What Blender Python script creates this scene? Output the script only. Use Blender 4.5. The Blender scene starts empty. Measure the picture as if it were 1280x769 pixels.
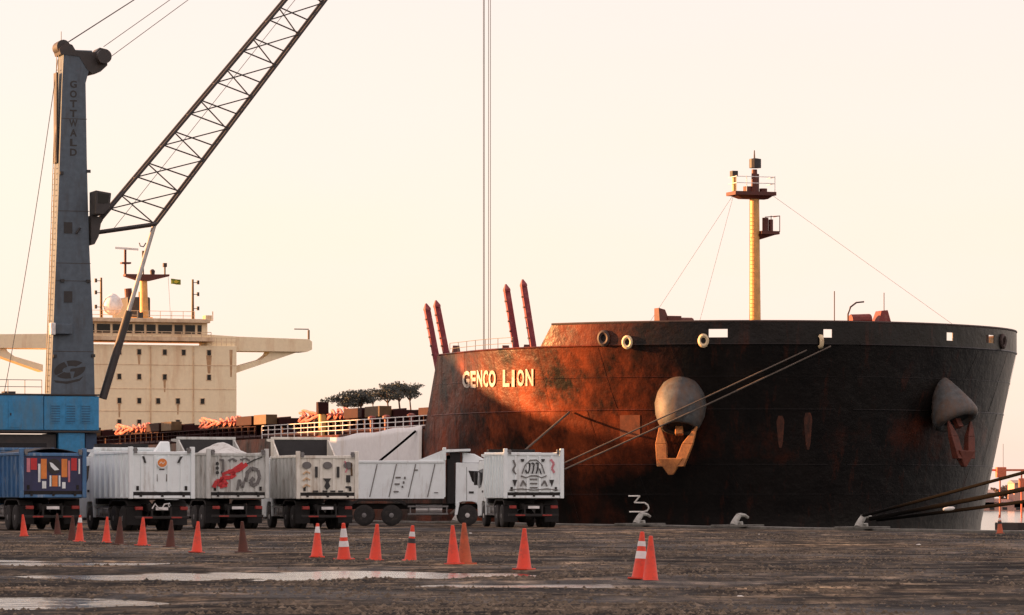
import bpy, bmesh, math, random
import numpy as np
from mathutils import Vector, Matrix

random.seed(7)
R = math.radians
scene = bpy.context.scene
COL = scene.collection

# ------------------------------------------------------------------ camera, sky, sun, exposure
F, CX, HY, CAMH = 4960.0, 640.0, 626.0, 1.25          # focal length / principal point of the 1280 px wide view
cam = bpy.data.cameras.new('camera')
cam.sensor_fit = 'HORIZONTAL'; cam.sensor_width = 36.0
cam.lens = 36.0 * F / 1280.0
cam.shift_y = (HY - 384.5) / 1280.0
cam.clip_start = 1.0; cam.clip_end = 20000.0
cam_o = bpy.data.objects.new('camera', cam); COL.objects.link(cam_o)
cam_o.location = (0, 0, CAMH); cam_o.rotation_euler = (R(90), 0, 0)
scene.camera = cam_o

SUN_EL = R(8.0)
SUN_AZ = math.atan2(-0.985, 0.17)                     # from +Y, clockwise: low in the west, to the left
sun_vec = Vector((math.sin(SUN_AZ) * math.cos(SUN_EL), math.cos(SUN_AZ) * math.cos(SUN_EL), math.sin(SUN_EL)))
world = bpy.data.worlds.new('World'); scene.world = world; world.use_nodes = True
wn, wl = world.node_tree.nodes, world.node_tree.links
wn.clear()
sky = wn.new('ShaderNodeTexSky'); sky.sky_type = 'NISHITA'; sky.sun_disc = False
sky.sun_elevation = SUN_EL; sky.sun_rotation = SUN_AZ
sky.air_density = 1.0; sky.dust_density = 1.0; sky.ozone_density = 1.0; sky.altitude = 0
tint = wn.new('ShaderNodeMix'); tint.data_type = 'RGBA'      # thin even high haze over the whole evening sky
tcw = wn.new('ShaderNodeTexCoord'); mpw = wn.new('ShaderNodeMapping'); mpw.inputs['Scale'].default_value = (1, 1, 3.5)
nzw = wn.new('ShaderNodeTexNoise'); nzw.inputs['Scale'].default_value = 9.0; nzw.inputs['Detail'].default_value = 6
mrw = wn.new('ShaderNodeMapRange'); mrw.inputs[3].default_value = 0.62; mrw.inputs[4].default_value = 0.82; mrw.inputs[1].default_value = .25; mrw.inputs[2].default_value = .75
wl.new(tcw.outputs['Generated'], mpw.inputs[0]); wl.new(mpw.outputs[0], nzw.inputs['Vector']); wl.new(nzw.outputs[0], mrw.inputs[0]); wl.new(mrw.outputs[0], tint.inputs[0])
tint.inputs[7].default_value = (4.0, 3.02, 2.80, 1)
bg = wn.new('ShaderNodeBackground'); bg.inputs['Strength'].default_value = 0.085
wo = wn.new('ShaderNodeOutputWorld')
wl.new(sky.outputs[0], tint.inputs[6]); wl.new(tint.outputs[2], bg.inputs[0]); wl.new(bg.outputs[0], wo.inputs[0])

sl = bpy.data.lights.new('sun', 'SUN'); sl.energy = 5.0; sl.angle = R(0.9); sl.color = (1.0, 0.46, 0.17)
so = bpy.data.objects.new('sun', sl); COL.objects.link(so)
so.rotation_euler = sun_vec.to_track_quat('Z', 'Y').to_euler()

scene.render.engine = 'CYCLES'
vs = scene.view_settings
vs.view_transform = 'Standard'; vs.look = 'None'; vs.exposure = 1.85; vs.gamma = 1.0; vs.use_curve_mapping = False
scene.cycles.max_bounces = 6
scene.cycles.use_denoising = True

# ------------------------------------------------------------------ helpers
class MB:
    def __init__(s): s.v = []; s.f = []; s.mi = []; s.cur = 0
    def add(s, vs_, fs_):
        o = len(s.v); s.v += [tuple(p) for p in vs_]
        for q in fs_: s.f.append(tuple(i + o for i in q)); s.mi.append(s.cur)
        return s
    def hexa(s, p):
        return s.add(p, [(0,3,2,1),(4,5,6,7),(0,1,5,4),(1,2,6,5),(2,3,7,6),(3,0,4,7)])
    def box(s, x0, x1, y0, y1, z0, z1):
        return s.hexa([(x0,y0,z0),(x1,y0,z0),(x1,y1,z0),(x0,y1,z0),(x0,y0,z1),(x1,y0,z1),(x1,y1,z1),(x0,y1,z1)])
    def bar(s, p, q, w, h=None):                        # square bar p -> q
        h = w if h is None else h
        p, q = Vector(p), Vector(q); d = (q - p).normalized()
        up = Vector((0,0,1)) if abs(d.z) < .95 else Vector((1,0,0))
        a = d.cross(up).normalized(); b = a.cross(d).normalized()
        P = []
        for c in (p, q):
            for i, j in ((-1,-1),(1,-1),(1,1),(-1,1)): P.append(c + a*i*w/2 + b*j*h/2)
        return s.hexa(P)
    def tube(s, p, q, r, n=8, r2=None, caps=True):
        r2 = r if r2 is None else r2
        p, q = Vector(p), Vector(q); d = (q - p).normalized()
        up = Vector((0,0,1)) if abs(d.z) < .95 else Vector((1,0,0))
        a = d.cross(up).normalized(); b = a.cross(d).normalized()
        V = []
        for c, rr in ((p, r), (q, r2)):
            for k in range(n):
                t = 2*math.pi*k/n; V.append(c + a*math.cos(t)*rr + b*math.sin(t)*rr)
        Fc = [(k, (k+1)%n, n+(k+1)%n, n+k) for k in range(n)]
        if caps: Fc += [tuple(range(n))[::-1], tuple(range(n, 2*n))]
        return s.add(V, Fc)
    def path(s, pts, r, n=6):
        pts = [Vector(p) for p in pts]; V = []; Fc = []
        for i, p in enumerate(pts):
            d = (pts[min(i+1, len(pts)-1)] - pts[max(i-1, 0)]).normalized()
            up = Vector((0,0,1)) if abs(d.z) < .95 else Vector((1,0,0))
            a = d.cross(up).normalized(); b = a.cross(d).normalized()
            rr = r(i/(len(pts)-1)) if callable(r) else r
            for k in range(n):
                t = 2*math.pi*k/n; V.append(p + a*math.cos(t)*rr + b*math.sin(t)*rr)
        for i in range(len(pts)-1):
            for k in range(n):
                Fc.append((i*n+k, i*n+(k+1)%n, (i+1)*n+(k+1)%n, (i+1)*n+k))
        Fc += [tuple(range(n))[::-1], tuple(range((len(pts)-1)*n, len(pts)*n))]
        return s.add(V, Fc)
    def prism(s, poly, fn, t0, t1):                     # 2d polygon -> fn(u, v, t)
        n = len(poly)
        V = [fn(u, v, t0) for u, v in poly] + [fn(u, v, t1) for u, v in poly]
        return s.add(V, [tuple(range(n))[::-1], tuple(range(n, 2*n))] + [(k, (k+1)%n, n+(k+1)%n, n+k) for k in range(n)])
    def lathe(s, c, axis, prof, n=16):                  # profile [(dist along axis, radius)]
        c = Vector(c); d = Vector(axis).normalized()
        up = Vector((0,0,1)) if abs(d.z) < .95 else Vector((1,0,0))
        a = d.cross(up).normalized(); b = a.cross(d).normalized(); V = []; Fc = []
        for h, r in prof:
            for k in range(n):
                t = 2*math.pi*k/n; V.append(c + d*h + a*math.cos(t)*r + b*math.sin(t)*r)
        m = len(prof)
        for i in range(m-1):
            for k in range(n): Fc.append((i*n+k, i*n+(k+1)%n, (i+1)*n+(k+1)%n, (i+1)*n+k))
        Fc += [tuple(range(n))[::-1], tuple(range((m-1)*n, m*n))]
        return s.add(V, Fc)
    def build(s, name, mats, parent=None, smooth=False, bevel=0, solid=0):
        me = bpy.data.meshes.new(name); me.from_pydata(s.v, [], s.f)
        mats = mats if isinstance(mats, (list, tuple)) else [mats]
        for m in mats: me.materials.append(m)
        if len(mats) > 1: me.polygons.foreach_set('material_index', s.mi)
        bm = bmesh.new(); bm.from_mesh(me); bmesh.ops.recalc_face_normals(bm, faces=bm.faces); bm.to_mesh(me); bm.free()
        if smooth:
            me.polygons.foreach_set('use_smooth', [True]*len(me.polygons))
            if smooth != 'all':
                try: me.set_sharp_from_angle(angle=R(38))
                except Exception: pass
        me.update()
        o = bpy.data.objects.new(name, me); COL.objects.link(o)
        if parent: o.parent = parent
        if solid:
            md = o.modifiers.new('solid', 'SOLIDIFY'); md.thickness = solid; md.offset = 0
        if bevel:
            md = o.modifiers.new('bevel', 'BEVEL'); md.width = bevel; md.segments = 2; md.limit_method = 'ANGLE'; md.angle_limit = R(40)
        return o

def tag(o, label=None, cat=None, group=None, kind=None):
    if label: o['label'] = label
    if cat: o['category'] = cat
    if group: o['group'] = group
    if kind: o['kind'] = kind
    return o
def empty(name, loc, rz=0):
    o = bpy.data.objects.new(name, None); COL.objects.link(o); o.location = loc; o.rotation_euler = (0,0,rz); o.empty_display_size = .5
    return o
def copy_tree(o, parent=None):
    c = o.copy(); COL.objects.link(c); c.parent = parent
    for ch in list(o.children): copy_tree(ch, c)
    return c

MATS = {}
def M(name, col, rough=.6, metal=0., var=.22, scale=2.5, dirt=None, bump=.0, spec=.5, streak=False):
    """noise-varied paint; dirt = (colour, coverage 0..1, scale)"""
    if name in MATS: return MATS[name]
    m = bpy.data.materials.new(name); m.use_nodes = True; MATS[name] = m
    n, l = m.node_tree.nodes, m.node_tree.links
    b = n['Principled BSDF']; b.inputs['Roughness'].default_value = rough; b.inputs['Metallic'].default_value = metal
    b.inputs['Specular IOR Level'].default_value = spec
    tc = n.new('ShaderNodeTexCoord')
    nz = n.new('ShaderNodeTexNoise'); nz.inputs['Scale'].default_value = scale; nz.inputs['Detail'].default_value = 8; nz.inputs['Roughness'].default_value = .65
    l.new(tc.outputs['Object'], nz.inputs['Vector'])
    cr = n.new('ShaderNodeValToRGB'); cr.color_ramp.elements[0].position = .3; cr.color_ramp.elements[1].position = .7
    cr.color_ramp.elements[0].color = (*[c*(1-var) for c in col], 1); cr.color_ramp.elements[1].color = (*[min(1, c*(1+var)) for c in col], 1)
    l.new(nz.outputs[0], cr.inputs[0]); out = cr.outputs[0]
    if dirt:
        dc, cov, ds = dirt
        mp = n.new('ShaderNodeMapping'); mp.inputs['Scale'].default_value = (1, 1, .18) if streak else (1, 1, 1)
        l.new(tc.outputs['Object'], mp.inputs[0])
        n2 = n.new('ShaderNodeTexNoise'); n2.inputs['Scale'].default_value = ds; n2.inputs['Detail'].default_value = 9; n2.inputs['Roughness'].default_value = .7
        l.new(mp.outputs[0], n2.inputs['Vector'])
        r2 = n.new('ShaderNodeValToRGB'); r2.color_ramp.elements[0].position = .62 - .35*cov; r2.color_ramp.elements[1].position = .85 - .25*cov
        l.new(n2.outputs[0], r2.inputs[0])
        mx = n.new('ShaderNodeMix'); mx.data_type = 'RGBA'
        l.new(r2.outputs[0], mx.inputs[0]); l.new(out, mx.inputs[6]); mx.inputs[7].default_value = (*dc, 1); out = mx.outputs[2]
    l.new(out, b.inputs['Base Color'])
    if bump:
        bp = n.new('ShaderNodeBump'); bp.inputs['Strength'].default_value = bump; bp.inputs['Distance'].default_value = .05
        l.new(nz.outputs[0], bp.inputs['Height']); l.new(bp.outputs[0], b.inputs['Normal'])
    return m

RUST = (.16, .05, .018); GRIME = (.06, .045, .032)
m_white = M('white_paint', (.84, .93, .94), .4, var=.05, dirt=((.40,.37,.33), .20, 2.2), streak=True)
m_cream_truck = M('cream_paint', (.80, .79, .70), .5, var=.1, dirt=((.34,.24,.14), .34, 2.5), streak=True)
m_grey_truck = M('grey_paint', (.58, .61, .58), .5, var=.12, dirt=((.22,.18,.14), .36, 3.0), streak=True)
m_bluepanel = M('blue_truck_paint', (.06, .17, .34), .45, dirt=((.45,.50,.52), .25, 3.0), streak=True)
m_navy = M('navy_paint', (.025, .03, .09), .45)
m_dark = M('dark_underbody', (.016, .014, .013), .75, var=.4)
m_black = M('black_rubber', (.014, .013, .013), .8, var=.35, scale=6)
m_tyre = M('tyre_rubber', (.020, .019, .018), .85, dirt=((.07,.06,.05), .3, 4))
m_rim = M('wheel_rim_grey', (.20, .20, .20), .5, .2, dirt=(GRIME, .4, 5))
m_rimw = M('wheel_rim_white', (.62, .62, .60), .5, dirt=(GRIME, .3, 6))
m_tarp = M('dark_tarpaulin', (.03, .03, .032), .7, bump=.3)
m_glass = M('dark_glass', (.010, .009, .009), .15, spec=.25, var=.1)
m_red = M('red_print', (.55, .03, .035), .5)
m_orange = M('orange_print', (.75, .24, .05), .5)
m_pink = M('pink_print', (.62, .22, .26), .5)
m_ink = M('dark_print', (.03, .03, .03), .6)
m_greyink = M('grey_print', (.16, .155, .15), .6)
m_plate = M('licence_plate_white', (.75, .75, .74), .5)
m_taillight = M('tail_light_red', (.30, .02, .015), .3)
m_lamp = M('lamp_glass', (.5, .48, .42), .2)
m_cone = M('cone_orange', (.80, .055, .018), .5, var=.1, dirt=((.30,.05,.03), .38, 6))
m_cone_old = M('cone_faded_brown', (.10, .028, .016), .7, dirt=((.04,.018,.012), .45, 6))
m_cone_mid = M('cone_dull_orange', (.50, .10, .035), .65, dirt=((.16,.06,.03), .4, 6))
m_sleeve = M('cone_sleeve_white', (.80, .80, .79), .4)
m_cgrey = M('crane_grey', (.078, .112, .145), .5, dirt=((.05,.052,.056), .35, 1.4), streak=True)
m_cblue = M('crane_blue', (.03, .25, .50), .5, dirt=((.10,.19,.25), .4, 1.2), streak=True)
m_csteel = M('crane_dark_steel', (.040, .037, .036), .55, dirt=((.075,.045,.035), .25, 2))
m_ccyl = M('hydraulic_rod', (.42, .41, .40), .3, .5)
m_rope_steel = M('steel_cable', (.10, .10, .10), .6, .0)
m_cream = M('ship_cream', (.95, .80, .53), .55, var=.06, dirt=((.70,.46,.25), .28, .5), streak=True)
m_cream2 = M('ship_cream_trim', (.74, .56, .36), .55, dirt=((.45,.25,.12), .38, 1.0), streak=True)
m_mast = M('mast_cream', (.66, .36, .11), .5, dirt=((.35,.16,.06), .3, 1.2), streak=True)
m_shipwhite = M('ship_white', (.80, .79, .76), .5, dirt=((.45,.35,.25), .3, 1.2), streak=True)
m_hatch = M('hatch_dark_red', (.026, .0040, .0034), .7, spec=.2, dirt=((.040,.008,.006), .4, .8))
m_hatchred = M('hatch_bright_red', (.17, .022, .016), .6, dirt=((.35,.2,.16), .25, 2))
m_ochre = M('ochre_paint', (.10, .052, .015), .6, dirt=((.2,.1,.04), .3, 2))
m_salmon = M('salmon_hose', (.50, .13, .10), .6, dirt=((.6,.42,.36), .4, 2.0))
m_postred = M('stanchion_red', (.22, .028, .040), .55, dirt=((.34,.16,.16), .3, 2.5))
m_deck = M('deck_red', (.04, .013, .01), .75, dirt=((.07,.022,.01), .4, .6))
m_deckgear = M('deck_gear_rust', (.10, .024, .016), .65, dirt=((.07,.03,.02), .4, 1.5))
m_dkgear = M('deck_gear_dark', (.05, .03, .025), .65)
m_chock = M('chock_cream', (.72, .58, .36), .55, dirt=((.35,.18,.08), .3, 4))
m_bolster = M('bolster_grey', (.085, .09, .09), .55, var=.4, spec=.3, dirt=((.13,.075,.045), .5, 1.4), streak=True, bump=.5)
m_anchor = M('anchor_rust', (.46, .185, .055), .7, dirt=((.20,.06,.025), .4, 1.8), bump=.3)
m_name = M('ship_name_paint', (.62, .58, .50), .6, dirt=((.20,.06,.03), .5, 2.4))
m_mark = M('hull_mark_white', (.85, .82, .76), .6)
m_rope = M('mooring_rope', (.13, .105, .085), .9, dirt=((.05,.04,.03), .4, 5))
m_ropedk = M('mooring_rope_dark', (.003, .0026, .0024), .95, spec=.1, dirt=((.006,.004,.0035), .3, 5))
m_canvas = M('white_canvas', (.88, .90, .90), .8, var=.06, dirt=((.62,.57,.48), .3, .7), streak=True, bump=.2)
m_concrete = M('concrete', (.15, .15, .13), .85, dirt=((.05,.045,.04), .5, 1.2), bump=.4)
m_bollard = M('bollard_pale', (.34, .35, .32), .6, dirt=((.14,.11,.08), .4, 3))
m_shade_wall = M('shade_shed_wall', (.34, .32, .29), .8, dirt=((.2,.17,.14), .4, .4), streak=True)  # walls of the unseen sheds added to cast shade
m_roof = M('shade_shed_roof', (.25, .24, .23), .6, dirt=((.2,.1,.06), .4, .3))
m_trunk = M('pine_bark', (.10, .06, .04), .9)
m_timber = M('dark_timber', (.035, .028, .024), .85)
m_pinkwall = M('far_pink_wall', (.55, .32, .25), .8)
m_farorange = M('far_orange_steel', (.60, .15, .07), .6)
m_fargrey = M('far_grey_roof', (.30, .24, .23), .8)

# ship frame: a = metres aft of the stem, b = metres to starboard, z = metres above the quay
TH = R(19.3); SN, CS = math.sin(TH), math.cos(TH)
STEM = (18.1, 212.0)
def W(a, b): return (STEM[0] - SN*a - CS*b, STEM[1] + CS*a - SN*b)
def px_of(a, b): X, Y = W(a, b); return CX + F*X/Y
def to_ab(X, Y):
    dx, dy = X-STEM[0], Y-STEM[1]; return (-SN*dx + CS*dy, -CS*dx - SN*dy)
def at(px, Y, z=0): return Vector(((px-CX)*Y/F, Y, z))
def solve(fn, lo, hi, target):                          # fn decreasing or increasing
    flo = fn(lo) - target
    for _ in range(60):
        mid = (lo+hi)/2; fm = fn(mid) - target
        if (fm > 0) == (flo > 0): lo = mid
        else: hi = mid
    return (lo+hi)/2
QUAY_B = 17.6
WATER_Z = -2.5

# ------------------------------------------------------------------ ground
def _h(ix, iy, s):
    n = (ix.astype(np.int64)*374761393 + iy.astype(np.int64)*668265263 + s*1442695041) & 0x7fffffff
    n = ((n ^ (n >> 13))*1274126177) & 0x7fffffff
    return ((n ^ (n >> 16)) & 0xffff)/65535.0
def vnoise(x, y, s=0):
    ix, iy = np.floor(x), np.floor(y); fx, fy = x-ix, y-iy
    fx, fy = fx*fx*(3-2*fx), fy*fy*(3-2*fy)
    a, b_, c, d = _h(ix, iy, s), _h(ix+1, iy, s), _h(ix, iy+1, s), _h(ix+1, iy+1, s)
    return (a*(1-fx)+b_*fx)*(1-fy) + (c*(1-fx)+d*fx)*fy - .5
def fbm(x, y, s=0, o=4):
    r = 0; amp = 1.
    for k in range(o): r = r + amp*vnoise(x*2**k, y*2**k, s+k*17); amp *= .5
    return r
PUD = [(-4.2, 66.2, 3.8, 3.6, .11), (-1.9, 68.0, 1.7, 3.4, .10), (-6.6, 64.5, 1.2, 1.8, .07),    # main puddle
       (-5.4, 48.6, 1.1, 2.4, .11), (-6.4, 49.5, 1.2, 2.8, .10),                                   # near left puddle
       (-8.2, 79.0, 1.5, 2.2, .06), (-4.5, 75.5, 1.6, 1.1, .055), (-10.6, 84.0, 1.1, 2.4, .055),
       (.9, 59.0, 2.2, 1.2, .05), (3.4, 62.5, 1.8, 1.0, .042)]
PUD_Z = -.020
def gz(X, Y):
    X = np.asarray(X, float); Y = np.asarray(Y, float)
    z = .036*fbm(X/9.0, Y/9.0, 3, 3) + .034*fbm(X/2.4, Y/2.4, 11, 4)
    z = z + .020
    for cx, cy, rx, ry, d in PUD:
        q = ((X-cx)/rx)**2 + ((Y-cy)/ry)**2 + 1.7*fbm(X/1.1, Y/2.2, 29, 4)
        z = z - d*np.exp(-np.maximum(q, 0)**1.3)
    # broken edge of an old patch: a low ragged lip
    for y0_, sl_, xs_, hh_, sd_ in ((54.2, .10, 1.2, .07, 41), (70.5, -.25, 2.5, .05, 47), (61.0, .3, -30, .03, 53), (80.0, .1, -30, .045, 59), (47.5, -.2, -4.0, .03, 61)):
        lip = y0_ + 2.2*fbm(X/2.0, X*0+1.7, sd_, 4) + sl_*X
        z = z + hh_*np.exp(-((Y-lip)/.5)**2)*np.clip((X-xs_)/1.5, 0, 1)*np.clip(.5+2*fbm(X/3.1, X*0+4.2, sd_+2, 2), 0, 1)
        z = z - .7*hh_*np.exp(-((Y-lip-1.2)/.7)**2)*np.clip((X-xs_)/1.5, 0, 1)
    a, b = (-SN*(X-STEM[0]) + CS*(Y-STEM[1])), (-CS*(X-STEM[0]) - SN*(Y-STEM[1]))
    fade = np.clip((b-QUAY_B-.9)/6, 0, 1)
    return z*fade
av = np.concatenate([[-2600, -1200, -600, -400, -300, -240, -200], np.arange(-165, 60, .45), [70, 90, 120, 160, 220, 320, 600, 1500]])
bv = np.concatenate([np.arange(QUAY_B+.9, 100, .45), [110, 130, 170, 240, 400, 900, 2600]])
A, B_ = np.meshgrid(av, bv, indexing='ij')
GX = STEM[0] - SN*A - CS*B_; GY = STEM[1] + CS*A - SN*B_
GZ = gz(GX, GY)
na, nb = A.shape
idx = np.arange(na*nb).reshape(na, nb)
faces = np.stack([idx[:-1,:-1], idx[1:,:-1], idx[1:,1:], idx[:-1,1:]], -1).reshape(-1, 4)
me = bpy.data.meshes.new('quay_ground')
me.from_pydata(np.stack([GX, GY, GZ], -1).reshape(-1, 3).tolist(), [], faces.tolist())
me.polygons.foreach_set('use_smooth', [True]*len(me.polygons))
bmx = bmesh.new(); bmx.from_mesh(me); bmesh.ops.recalc_face_normals(bmx, faces=bmx.faces)
bmx.faces.ensure_lookup_table()
if bmx.faces[0].normal.z < 0: bmesh.ops.reverse_faces(bmx, faces=bmx.faces)
bmx.to_mesh(me); bmx.free()

def ground_material():
    m = bpy.data.materials.new('wet_quay_asphalt'); m.use_nodes = True
    n, l = m.node_tree.nodes, m.node_tree.links; b = n['Principled BSDF']
    tc = n.new('ShaderNodeTexCoord')
    def noise(scale, det=8, rough=.62, sy=1.0):
        mp = n.new('ShaderNodeMapping'); mp.inputs['Scale'].default_value = (1, sy, 1); l.new(tc.outputs['Object'], mp.inputs[0])
        z = n.new('ShaderNodeTexNoise'); z.inputs['Scale'].default_value = scale; z.inputs['Detail'].default_value = det; z.inputs['Roughness'].default_value = rough
        l.new(mp.outputs[0], z.inputs['Vector']); return z.outputs[0]
    def ramp(src, stops):
        r = n.new('ShaderNodeValToRGB'); e = r.color_ramp.elements
        e[0].position, e[0].color = stops[0][0], (*stops[0][1], 1); e[1].position, e[1].color = stops[-1][0], (*stops[-1][1], 1)
        for p, c in stops[1:-1]:
            k = e.new(p); k.color = (*c, 1)
        l.new(src, r.inputs[0]); return r.outputs[0]
    def mix(f, a_, b2, mode='MIX'):
        x = n.new('ShaderNodeMix'); x.data_type = 'RGBA'; x.blend_type = mode
        if isinstance(f, float): x.inputs[0].default_value = f
        else: l.new(f, x.inputs[0])
        l.new(a_, x.inputs[6]); l.new(b2, x.inputs[7]) if not isinstance(b2, tuple) else setattr(x.inputs[7], 'default_value', (*b2, 1)); return x.outputs[2]
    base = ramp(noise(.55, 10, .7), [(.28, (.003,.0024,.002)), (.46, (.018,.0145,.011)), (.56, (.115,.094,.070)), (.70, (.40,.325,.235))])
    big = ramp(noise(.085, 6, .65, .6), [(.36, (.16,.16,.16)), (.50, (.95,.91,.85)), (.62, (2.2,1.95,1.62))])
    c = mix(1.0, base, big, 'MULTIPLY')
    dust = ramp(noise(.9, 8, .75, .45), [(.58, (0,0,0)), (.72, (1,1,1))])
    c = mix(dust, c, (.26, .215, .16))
    spk = ramp(noise(2.6, 4, .8, .10), [(.40, (.45,.45,.45)), (.62, (1.6,1.55,1.5))]); c = mix(1.0, c, spk, 'MULTIPLY')
    wet = ramp(noise(.16, 6, .65, .8), [(.46, (0,0,0)), (.60, (1,1,1))])
    c = mix(wet, c, mix(1.0, c, (.38,.36,.36), 'MULTIPLY')) if False else c
    l.new(c, b.inputs['Base Color'])
    rr = n.new('ShaderNodeMapRange'); rr.inputs[3].default_value = .92; rr.inputs[4].default_value = .55
    l.new(wet, rr.inputs[0]); l.new(rr.outputs[0], b.inputs['Roughness'])
    b.inputs['Specular IOR Level'].default_value = .12
    bp = n.new('ShaderNodeBump'); bp.inputs['Strength'].default_value = 1.0; bp.inputs['Distance'].default_value = .05
    l.new(noise(9, 6, .75), bp.inputs['Height']); l.new(bp.outputs[0], b.inputs['Normal'])
    return m
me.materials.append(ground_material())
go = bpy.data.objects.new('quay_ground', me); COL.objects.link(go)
tag(go, 'dark wet uneven asphalt of the quay apron', kind='structure')

# loose grit and spilled cargo, thicker in drifts
def gravel():
    rg = np.random.default_rng(5); N = 60000
    Yr = 42*np.exp(rg.random(N)*math.log(150/42.)); Xr = (rg.random(N)*2-1)*(.136*Yr)
    dens = fbm(Xr/3.0, Yr/5.0, 71, 4)
    a_ = (-SN*(Xr-STEM[0]) + CS*(Yr-STEM[1])); b_ = (-CS*(Xr-STEM[0]) - SN*(Yr-STEM[1]))
    zr_ = gz(Xr, Yr)
    ok = (rg.random(N) < np.clip(.25+1.1*dens, .03, 1)) & (b_ > QUAY_B+1.2) & (zr_ > PUD_Z+.006)
    Xr, Yr, zr_ = Xr[ok], Yr[ok], zr_[ok]; n_ = len(Xr)
    sz_ = .010 + .028*rg.random(n_)**3 + .012*(Yr/100); ang = rg.random(n_)*6.28
    base = np.array([[1,0,0],[0,1,0],[-1,0,0],[0,-1,0],[.15,.1,1.]])
    ca, sa = np.cos(ang), np.sin(ang); V = np.zeros((n_, 5, 3)); jit = rg.uniform(.6, 1.3, (n_, 5))
    for k_ in range(5):
        bx_, by_, bz_ = base[k_]; V[:, k_, 0] = Xr + sz_*jit[:, k_]*(bx_*ca - by_*sa)*1.4; V[:, k_, 1] = Yr + sz_*jit[:, k_]*(bx_*sa + by_*ca); V[:, k_, 2] = zr_ - .004 + sz_*bz_*jit[:, k_]
    f0 = np.array([[0,1,4],[1,2,4],[2,3,4],[3,0,4]]); Fc = (np.arange(n_)[:, None, None]*5 + f0[None]).reshape(-1, 3)
    me_ = bpy.data.meshes.new('gravel'); me_.from_pydata(V.reshape(-1, 3).tolist(), [], Fc.tolist())
    me_.materials.append(M('gravel_mix', (.12, .094, .066), .9, var=.9, scale=1.7, dirt=((.34,.28,.21), .28, 5)))
    o = bpy.data.objects.new('gravel', me_); COL.objects.link(o); tag(o, 'loose grit and small stones strewn over the quay', kind='stuff')
gravel()

# water surfaces
def water_material(name, rough, bscale, bstr, col, dist=.02):
    m = bpy.data.materials.new(name); m.use_nodes = True
    n, l = m.node_tree.nodes, m.node_tree.links; b = n['Principled BSDF']
    b.inputs['Base Color'].default_value = (*col, 1); b.inputs['Roughness'].default_value = rough; b.inputs['IOR'].default_value = 1.33
    tc = n.new('ShaderNodeTexCoord'); nz = n.new('ShaderNodeTexNoise'); nz.inputs['Scale'].default_value = bscale; nz.inputs['Detail'].default_value = 4
    l.new(tc.outputs['Object'], nz.inputs['Vector'])
    bp = n.new('ShaderNodeBump'); bp.inputs['Strength'].default_value = bstr; bp.inputs['Distance'].default_value = dist
    l.new(nz.outputs[0], bp.inputs['Height']); l.new(bp.outputs[0], b.inputs['Normal'])
    return m
m_pud = water_material('puddle_water', .12, 1.3, 1.0, (.03, .028, .025), dist=.06)
m_sea = water_material('harbour_water', .12, .5, 1.0, (.03, .05, .055))
def sheet(name, pts, z, mat, label):
    mb = MB(); mb.add([(x, y, z) for x, y in pts], [tuple(range(len(pts)))])
    return tag(mb.build(name, mat), label, kind='structure')
sheet('puddle', [(-9.5,58), (1.5,58), (1.5,74.2), (-9.5,74.2)], PUD_Z, m_pud, 'long bright rain puddle in front of the cones')
sheet('puddle', [(-9.5,43), (-2.8,43), (-2.8,54.5), (-9.5,54.5)], PUD_Z-.004, m_pud, 'pale rain puddle at the near left corner')
sheet('puddle', [(-14,74.6), (-1.5,74.6), (-1.5,92), (-14,92)], PUD_Z-.008, m_pud, 'small rain pools along the line of cones')
far = 9000
q0 = W(-far, QUAY_B-.25); q1 = W(far, QUAY_B-.25); e0 = W(-far, -far*1.5); e1 = W(far, -far*1.5)
sheet('harbour_water', [q0, e0, e1, q1], WATER_Z, m_sea, 'calm pale harbour water beyond the quay edge')

# quay edge: concrete cope in lengths, face and fenders
ship_rz = -R(90) + TH
cope_root = empty('quay_edge', (*STEM, 0), ship_rz)
tag(cope_root, 'worn concrete cope along the edge of the quay', kind='structure')
L_ = 6.0
mb = MB(); mb.box(-L_/2+.012, L_/2-.012, -.45, .45, -.8, .10)
blk = mb.build('cope_block', m_concrete, cope_root, bevel=.03)
k = 0
for i in range(-12, 20):
    o = blk if k == 0 else blk.copy()
    if k: COL.objects.link(o)
    o.location = (-i*L_, -(QUAY_B+.45), random.uniform(-.012, .012)); k += 1
mb = MB(); mb.box(-1400, 300, -.15, .3, -4, -.8)
o = mb.build('quay_face', m_concrete, cope_root); o.location = (0, -(QUAY_B+.45), 0)

# ------------------------------------------------------------------ the ship
HB = 16.0; ZTOP, ZKN, ZDK = 10.8, 9.6, 5.35
def hull_L(z): return 16.0 + (10.8-min(z, 10.8))*.42
def hull_a0(z):
    t = min(1, max(0, (ZKN-z)/ZKN)); return .15 + 2.4*t
def hull_b(a, z):
    zz = min(z, ZKN)
    t = (a-hull_a0(zz))/hull_L(zz)
    if t <= 0: return 0.
    t = min(t, 1.); return HB*(1-(1-t)**2.2)**.55
def hull_n(a, z, side):                                  # outward normal in the ship's local frame
    e = .05
    p = Vector((-a, -side*hull_b(a, z), z)); q = Vector((-(a+e), -side*hull_b(a+e, z), z)); r = Vector((-a, -side*hull_b(a, z+e), z+e))
    n = (q-p).cross(r-p).normalized()
    if n.y*(-side) < 0: n = -n
    return n
def hull_pt(a, z, side, off=0.):
    return Vector((-a, -side*hull_b(a, z), z)) + hull_n(a, z, side)*off
def hull_a_at_px(px, z, side):
    if side > 0: return solve(lambda a: px_of(a, hull_b(a, z)), hull_a0(min(z, ZKN))+.01, 60, px)
    return solve(lambda a: px_of(a, -hull_b(a, z)), hull_a0(min(z, ZKN))+.01, 8.5, px)
def z_at(y, a, b): X, Y = W(a, b); return CAMH + (HY-y)*Y/F

ship = tag(empty('bulk_carrier', (*STEM, 0), ship_rz), 'huge rust streaked bulk carrier moored bow first with cream bridge', 'ship')

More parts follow.
